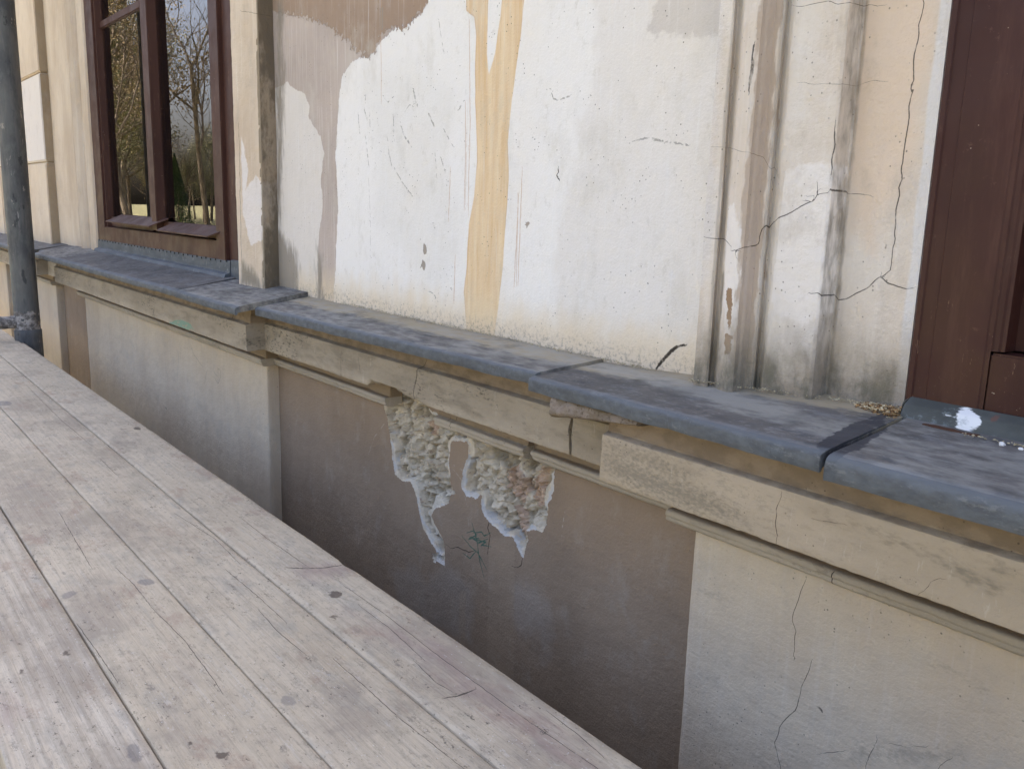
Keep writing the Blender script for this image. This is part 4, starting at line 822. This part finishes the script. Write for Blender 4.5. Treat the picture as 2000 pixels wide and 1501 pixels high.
RED = [dq((560, 1090), (620, 1100), (690, 1110), (640, 1135), (580, 1125)), dq((660, 1190), (760, 1215), (800, 1245), (880, 1260), (960, 1340), (1100, 1430), (1180, 1501), (1080, 1480), (960, 1400), (850, 1310)), dq((0, 1340), (40, 1380), (20, 1420), (0, 1400)), dq((480, 960), (560, 985), (590, 1020), (510, 1000))]
def oval(u, v, a, b, rot=0):
    c_ = math.cos(rot); s_ = math.sin(rot); return dq(*[(u + a * math.cos(t) * c_ - b * math.sin(t) * s_, v + a * math.cos(t) * s_ + b * math.sin(t) * c_) for t in np.linspace(0, 2 * math.pi, 12, endpoint=False)])
SPOT = [oval(286, 1138, 17, 6), oval(134, 1159, 15, 6, -.3), oval(562, 1369, 15, 11, .2), oval(262, 1468, 13, 20, -.3), oval(8, 788, 16, 5)]
KNOT = [oval(657, 1160, 13, 7), oval(372, 1451, 7, 6), oval(434, 1474, 12, 8), oval(131, 1274, 5, 6), oval(42, 1312, 5, 5), oval(652, 1203, 6, 5), oval(268, 837, 9, 3)]
rng = random.Random(4)
for pi_, (ya, yb) in enumerate(zip(edges[:-1], edges[1:])):
    y0, y1_ = yb + (.0008, .0004, .0008, .0008)[pi_], ya - (.0008, .0008, .0004, .0008)[pi_]; r = .0035 if pi_ else .006
    x0, x1 = -4.165 + .01 * rng.uniform(-1, 1), 1.6
    xs_ = np.concatenate([np.linspace(x0, -2.4, 90)[:-1], np.arange(-2.4, -.3, .005), np.linspace(-.3, x1, 40)])
    top = dens([(y0, ZD - .045), (y0, ZD - r), (y0 + r * .3, ZD - r * .3), (y0 + r, ZD), (y1_ - r, ZD), (y1_ - r * .3, ZD - r * .3), (y1_, ZD - r), (y1_, ZD - .045), (y0, ZD - .045)], .005)[:-1]
    n_ = len(top); m_ = len(xs_); V = np.stack([np.repeat(xs_, n_), np.tile(top[:, 0], m_), np.tile(top[:, 1], m_)], 1)
    P = V[:, [0, 1]]; tilt = (.0014, -.0016, .0018, -.0012)[pi_]
    isd = np.abs(V[:, 2] - ZD) < .01
    V2 = V.copy(); Q = V * np.array([.25, 1, 1])
    V2[:, 2] += np.where(isd, .0010 * fbm(Q, 22, 4, pi_) + .0004 * fbm(Q, 110, 3, pi_) + tilt * ((V[:, 1] - y0) / (y1_ - y0) - .5) * 2, 0)
    V2[:, 1] += .0010 * fbm(V * np.array([.4, 1, 1]), 14, 4, pi_ + 5) * np.where(np.abs(V[:, 1] - (y0 + y1_) / 2) > .04, 1, 0)
    for (kx, ky, rad) in [(*KN[0][-1], .03), (*KN[2][-1], .03), (*KN[1][-1], .03)]:
        if pi_ == 0:   # nicks in the arris where knots break it
            d = np.hypot(V[:, 0] - kx, V[:, 1] - ky); V2[:, 1] -= np.where(V[:, 1] > ya - .02, .004 * np.clip(1 - d / rad, 0, 1), 0)
    at_ = {}
    at_['crk'], at_['crkg'] = lines(P, [(l, .0006, .0005) for l in CR] + [(l, .0018, .0008) for l in KN], 2)
    at_['red'] = np.maximum.reduce([sdpoly(P, l) for l in RED]) - .006
    at_['spot'] = np.maximum.reduce([sdpoly(P, l) for l in SPOT]); at_['knot'] = np.maximum.reduce([sdpoly(P, l) for l in KNOT])
    side = V[:, 2] < ZD - .008; at_['red'] = np.where(side, .0 - .01, at_['red'])
    i = (np.arange(m_ - 1)[:, None] * n_ + np.arange(n_)[None, :]).ravel(); j = (np.arange(m_ - 1)[:, None] * n_ + (np.arange(n_) + 1)[None, :] % n_).ravel()
    F = [tuple(int(q) for q in r_) for r_ in np.stack([i, j, j + n_, i + n_], 1)] + [tuple(range(n_ - 1, -1, -1)), tuple(range((m_ - 1) * n_, m_ * n_))]
    me = bpy.data.meshes.new('plank'); me.from_pydata(V2.tolist(), [], F)
    bm = bmesh.new(); bm.from_mesh(me); bmesh.ops.recalc_face_normals(bm, faces=bm.faces); bm.to_mesh(me); bm.free()
    for k, a in at_.items():
        q_ = me.attributes.new(k, 'FLOAT', 'POINT'); q_.data.foreach_set('value', enc(k, a))
    me.shade_smooth(); me.set_sharp_from_angle(angle=R_(40))
    new_obj('plank', me, M_W[pi_], deck)
# battens and legs carrying the planks
for x in (-4.0, -2.6, -1.2, .2, 1.4): box('batten', (x - .04, -.87, ZD - .12), (x + .04, -.335, ZD - .046), M_W[2], deck, .003)
for x in (-2.6, .2): 
    for y in (-.84, -.37): box('leg', (x - .035, y - .03, GZ), (x + .035, y + .03, ZD - .12), M_W[2], deck, .003)
for i, (za, zb) in enumerate(((ZD - .05, ZD - .24), (ZD - .245, ZD - .44), (ZD - .445, ZD - .64), (ZD - .645, GZ))): box('light_block_board', (-4.12, -.905, zb), (1.55, -.886, za), M_W[(i + 1) % 4], deck, .002)  # added boards, out of view, shutting out light from under the deck
# further deck bay behind the post
deck2 = empty('scaffold_deck', (0, 0, 0)); tag(deck2, 'further bay of scaffold planks beyond the grey steel post', 'scaffold deck')
for ya, yb in zip(edges[:-1], edges[1:]):
    me_o = box('plank', (-6.6, yb + .002, ZD - .05), (-4.20, ya - .002, ZD - .006), M_W[1], deck2, .003)
for x in (-6.4, -4.4): box('leg', (x - .03, -.86, GZ), (x + .03, -.80, ZD - .051), M_W[1], deck2, .003)
# ================================================================== STEEL POST
post = empty('scaffold_post', (0, 0, 0)); tag(post, 'scuffed dark grey round steel scaffold post at the left edge of the deck', 'scaffold post')
pxp, pyp = -4.312, -.275
tube('tube', [(pxp, pyp, ZD - .02), (pxp, pyp, 2.6)], [.050, .050], M_POST, post, 40, .0012, 9, .03, 2)
tube('socket', [(pxp, pyp, GZ), (pxp, pyp, ZD - .035), (pxp, pyp, ZD + .038), (pxp, pyp, ZD + .042)], [.054, .0545, .0545, .051], M_POST, post, 40, .001, 20, .02, 5)
tube('crossbar', [(pxp, pyp, ZD + .075), (pxp - .02, -.95, ZD + .075)], [.026, .026], M_CEM, post, 24, .007, 26, .008, 6)
tube('cement_crust', [(pxp, pyp, ZD + .04), (pxp, pyp, ZD + .075), (pxp, pyp, ZD + .125)], [.0505, .053, .050], M_CEM, post, 40, .006, 30, .006, 9)
# ================================================================== LOOSE DEBRIS (too many to count)
def bits(name, n, fn, mat, label, cat, smin, smax, seed, flat=.5):
    rg = random.Random(seed); Vs = []; Fs = []
    for _ in range(n):
        x, y, z = fn(rg); s_ = rg.uniform(smin, smax); rot = Matrix.Rotation(rg.uniform(0, 6.3), 3, 'Z') @ Matrix.Rotation(rg.uniform(-.6, .6), 3, 'X'); b = len(Vs)
        for vx in ((1, 0, 0), (-1, 0, 0), (0, .7, 0), (0, -.7, 0), (0, 0, flat), (0, 0, -flat)):
            v = rot @ Vector([c_ * s_ * rg.uniform(.6, 1.2) for c_ in vx]); Vs.append((x + v.x, y + v.y, z + v.z))
        Fs += [(b + i, b + j, b + k) for i, j, k in ((0, 2, 4), (2, 1, 4), (1, 3, 4), (3, 0, 4), (2, 0, 5), (1, 2, 5), (3, 1, 5), (0, 3, 5))]
    me = bpy.data.meshes.new(name); me.from_pydata(Vs, [], Fs); o = new_obj(name, me, mat); tag(o, label, cat, None, 'stuff'); return o
s = SB('leaf_litter'); c = s.mix(s.st(s.noise(220, 2), .4, .6), hx('b79668'), hx('6e5238')); M_LIT = s.out(s.mix(s.st(s.noise(150, 2, .5, 0, (3, 3, 3)), .55, .6), c, hx('d8c9a4')))
s = SB('plaster_crumbs'); M_CRU = s.out(s.mix(s.st(s.noise(90, 2), .4, .6), hx('cbbf9f'), hx('9b9077')))
def heap(rg):
    t = rg.random() ** 1.4; x = -.478 - t * .062 + rg.gauss(0, .002); y = -.047 + rg.uniform(-.008, .02) + t * .022; return x, y, -.2215 + (1 - t) * rg.uniform(0, .010) + y * .1 + .004
bits('leaf_litter', 520, heap, M_LIT, 'small heap of dry brown leaf litter in the corner beside the dark frame', 'litter', .0012, .0034, 5, .35)
def foot(rg):
    x = rg.uniform(-1.9, -.8); return x, .0 - abs(rg.gauss(0, .006)), -.2335 - .002 * (x + 1.9) + rg.uniform(-.001, .002)
bits('plaster_crumbs', 900, foot, M_CRU, 'crumbled plaster lying on the coping at the foot of the white panel', 'rubble', .0006, .0022, 6)
def foot2(rg):
    x = rg.uniform(-.775, -.49); return x, -.052 + .04 * ((x + .775) / .28) - abs(rg.gauss(0, .004)), -.2275 + .038 * (x + .775) + rg.uniform(-.001, .003)
bits('plaster_crumbs', 420, foot2, M_CRU, 'crumbs of mortar along the foot of the moulded window surround', 'rubble', .0006, .002, 8)
def foot3(rg):
    x = rg.uniform(-.40, -.2); return x, -.056 - abs(rg.gauss(0, .002)), -.2215 + rg.uniform(0, .002)
bits('plaster_crumbs', 160, foot3, M_CRU, 'crumbs below the painted flashing of the right window', 'rubble', .0008, .0022, 9)
s = SB('white_stone'); M_WS = s.out(hx('e8e6e0'))
for (u, v_), lb in (((1957, 868), 'white pebble on the coping below the white paint smear'), ((1994, 879), 'white pebble on the coping nearest the right edge')):
    bm = bmesh.new(); bmesh.ops.create_icosphere(bm, subdivisions=2, radius=.0032)
    for v in bm.verts: v.co *= 1 + .15 * math.sin(v.co.x * 2000 + v.co.y * 1300)
    me = bpy.data.meshes.new('pebble'); bm.to_mesh(me); bm.free(); o = new_obj('pebble', me, M_WS); x, z = at(u, v_, -.061); o.location = (x, -.061, z); tag(o, lb, 'pebble', 'white pebbles on the coping')
def dk(rg):
    return rg.uniform(-2.6, -.5), rg.uniform(-.86, -.33), ZD + .0012
bits('grit', 420, dk, M_CRU, 'pale grit and crumbs scattered over the planks', 'grit', .0005, .0014, 12)
# ================================================================== GROUND, PARK AND TREES (seen in the panes)
def plane(name, x0, x1, y0, y1, z, mat, kind='structure'):
    V = [(x0, y0, z), (x1, y0, z), (x1, y1, z), (x0, y1, z)]; me = bpy.data.meshes.new(name); me.from_pydata(V, [], [(0, 1, 2, 3)]); o = new_obj(name, me, mat); o['kind'] = kind; return o
s = SB('gravel'); c = s.mix(s.st(s.noise(30, 6, .7), .4, .6), hx('93886f'), hx('776c5a')); M_GRV = s.out(c, s.bump(s.noise(60, 5), .01, .8))
s = SB('lawn'); c = s.mix(s.st(s.noise(1.5, 6, .7), .4, .6), hx('6e6c4c'), hx('86805c')); M_LAWN = s.out(c, s.bump(s.noise(20, 5), .05, .8))
plane('ground', -250, 250, -250, 250, GZ - .01, M_LAWN); plane('path', -40, 12, -3.6, -.95, GZ, M_GRV)
s = SB('bounce_cut_soil'); plane('added_soil_strip', -40, 12, -.95, .0, GZ + .004, s.out(s.var(hx('4a4238'), 8, .2), s.bump(s.noise(40, 5), .01, .8)))  # unseen dark strip added to cut light bounced onto the plinth
def bark(nm, a, b): s = SB(nm); return s.out(s.mix(s.st(s.noise((8, 8, 2), 5), .4, .6), hx(a), hx(b)), s.bump(s.noise((10, 10, 3), 4), .03, 1))
M_BK = bark('bark', '5b5044', '7b6f60')
s = SB('spring_leaf', .7); M_LF = s.out(s.mix(s.st(s.noise(.8, 3), .35, .65), hx('76704c'), hx('5f5f40')))
s = SB('twig_haze', .8); M_LF2 = s.out(s.mix(s.st(s.noise(.8, 3), .35, .65), hx('7d6d54'), hx('8a7a5a')))
s = SB('needles', .7); M_LF3 = s.out(s.mix(s.st(s.noise(1.2, 3), .35, .65), hx('33452c'), hx('4c5c38')))
def tree_mesh(seed, h, r, lean, nbr, twig):
    rg = random.Random(seed); V = []; F = []
    def seg(a, b, ra, rb, n=7):
        a = Vector(a); b = Vector(b); t = (b - a).normalized(); u = t.orthogonal().normalized(); w_ = t.cross(u); k = len(V)
        for p, rr in ((a, ra), (b, rb)):
            for i in range(n): g = 2 * math.pi * i / n; V.append(tuple(p + rr * (math.cos(g) * u + math.sin(g) * w_)))
        for i in range(n): F.append((k + i, k + (i + 1) % n, k + n + (i + 1) % n, k + n + i))
    tips = []
    def grow(p, d, L, rr, lev):
        q = Vector(p); d = Vector(d).normalized(); ns = 4
        for i in range(ns):
            d2 = (d + Vector((rg.uniform(-1, 1), rg.uniform(-1, 1), rg.uniform(-.4, .9))) * (.12 + .06 * lev)).normalized(); e = q + d2 * L / ns
            seg(q, e, rr * (1 - i / ns * .55), rr * (1 - (i + 1) / ns * .55), 8 if lev == 0 else 5 if lev < 2 else 3); q = e; d = d2
            if lev < twig and i >= (1 if lev == 0 else 0):
                for _ in range(nbr if lev == 0 else 2):
                    s_ = Vector((rg.uniform(-1, 1), rg.uniform(-1, 1), rg.uniform(.0, 1.0))).normalized()
                    grow(q, (d * .5 + s_).normalized(), L * rg.uniform(.35, .6), rr * .38, lev + 1)
        tips.append(q)
    grow((0, 0, -.1), (lean, 0, 1), h, r, 0)
    me = bpy.data.meshes.new('trunk'); me.from_pydata(V, [], F); me.materials.append(M_BK); return me, tips
def crown_mesh(tips, n, spread, size, seed, mat, cone=False, h=8):
    rg = random.Random(seed); V = []; F = []
    for i in range(n):
        if cone: z = rg.uniform(.12, 1) ; rad = (1 - z) * h * .28 * rg.uniform(.3, 1); g = rg.uniform(0, 6.28); p = Vector((rad * math.cos(g), rad * math.sin(g), z * h - rad * .3))
        else: p = rg.choice(tips) + Vector((rg.gauss(0, spread), rg.gauss(0, spread), rg.gauss(0, spread)))
        s_ = size * rg.uniform(.5, 1.3); a = Vector((rg.uniform(-1, 1), rg.uniform(-1, 1), rg.uniform(-1, 1))).normalized(); b = a.orthogonal().normalized(); k = len(V)
        V += [tuple(p + a * s_), tuple(p + b * s_ * .5), tuple(p - a * s_), tuple(p - b * s_ * .5)]; F.append((k, k + 1, k + 2, k + 3))
    me = bpy.data.meshes.new('crown'); me.from_pydata(V, [], F); me.materials.append(mat); return me
KD = []
for seed, h, r, lean, mat, nl, sz, lab in ((1, 8, .22, .1, M_LF2, 7000, .075, 'brown twiggy broadleaf tree in bud'), (2, 9, .25, -.08, M_LF, 8000, .08, 'yellow green tree in early leaf'), (3, 7, .16, .05, M_LF, 6000, .075, 'slim tree in early leaf')):
    tm, tips = tree_mesh(seed, h, r, lean, 2, 2); KD.append((tm, crown_mesh(tips, nl, .55, sz, seed, mat), lab))
tm, _ = tree_mesh(7, 9, .16, 0, 0, 0); KD.append((tm, crown_mesh(None, 8000, 0, .12, 3, M_LF3, True, 9.5), 'dark green conifer'))
bare, _ = tree_mesh(11, 8.5, .17, .28, 2, 3); KD.append((bare, None, 'leafless tree'))
rg = random.Random(21); cnt = 0
def put(kind, x, y, sc, rz, label):
    t = empty('tree', (x, y, GZ)); t.rotation_euler.z = rz; t.scale = (sc,) * 3; tag(t, label, 'tree', 'trees of the park reflected in the window')
    new_obj('trunk', KD[kind][0], None, t)
    if KD[kind][1]: new_obj('crown', KD[kind][1], None, t)
where = ['beyond the lawn', 'at the park edge', 'behind the path', 'among the park trees']
for i in range(22):
    r0 = 3.62 + .6 * rg.random(); d = rg.uniform(10, 20); k = rg.choice((0, 0, 1, 1, 2, 2, 3))
    put(k, -r0 * d, 1 - d, rg.uniform(.75, 1.05), rg.uniform(0, 6.3), KD[k][2] + ' ' + where[i % 4] + ', in left pane')
for i in range(12):
    r0 = 2.62 + .8 * i / 11; d = rg.uniform(19, 26); k = rg.choice((0, 1, 2, 1))
    put(k, -r0 * d, 1 - d, rg.uniform(.34, .52), rg.uniform(0, 6.3), 'far ' + KD[k][2] + ' low in the right pane')
for r0, d, k, sc, rz, lb in ((3.62, 9.5, 4, .8, 2.2, 'leaning leafless tree reflected in the left pane'), (2.80, 15, 4, .9, .6, 'leafless tree near the path, reflected in the right pane'), (3.09, 16, 3, .42, 0, 'small dark conifer reflected at the left edge of the right pane')):
    put(k, -r0 * d, 1 - d, sc, rz, lb)
for i in range(6):
    a = i / 5; k = i % 3; put(k, -16 + 36 * a, -22 - rg.uniform(0, 9), rg.uniform(.7, 1.05), rg.uniform(0, 6.3), KD[k][2] + (' across the lawn', ' further off on the lawn')[i // 3])
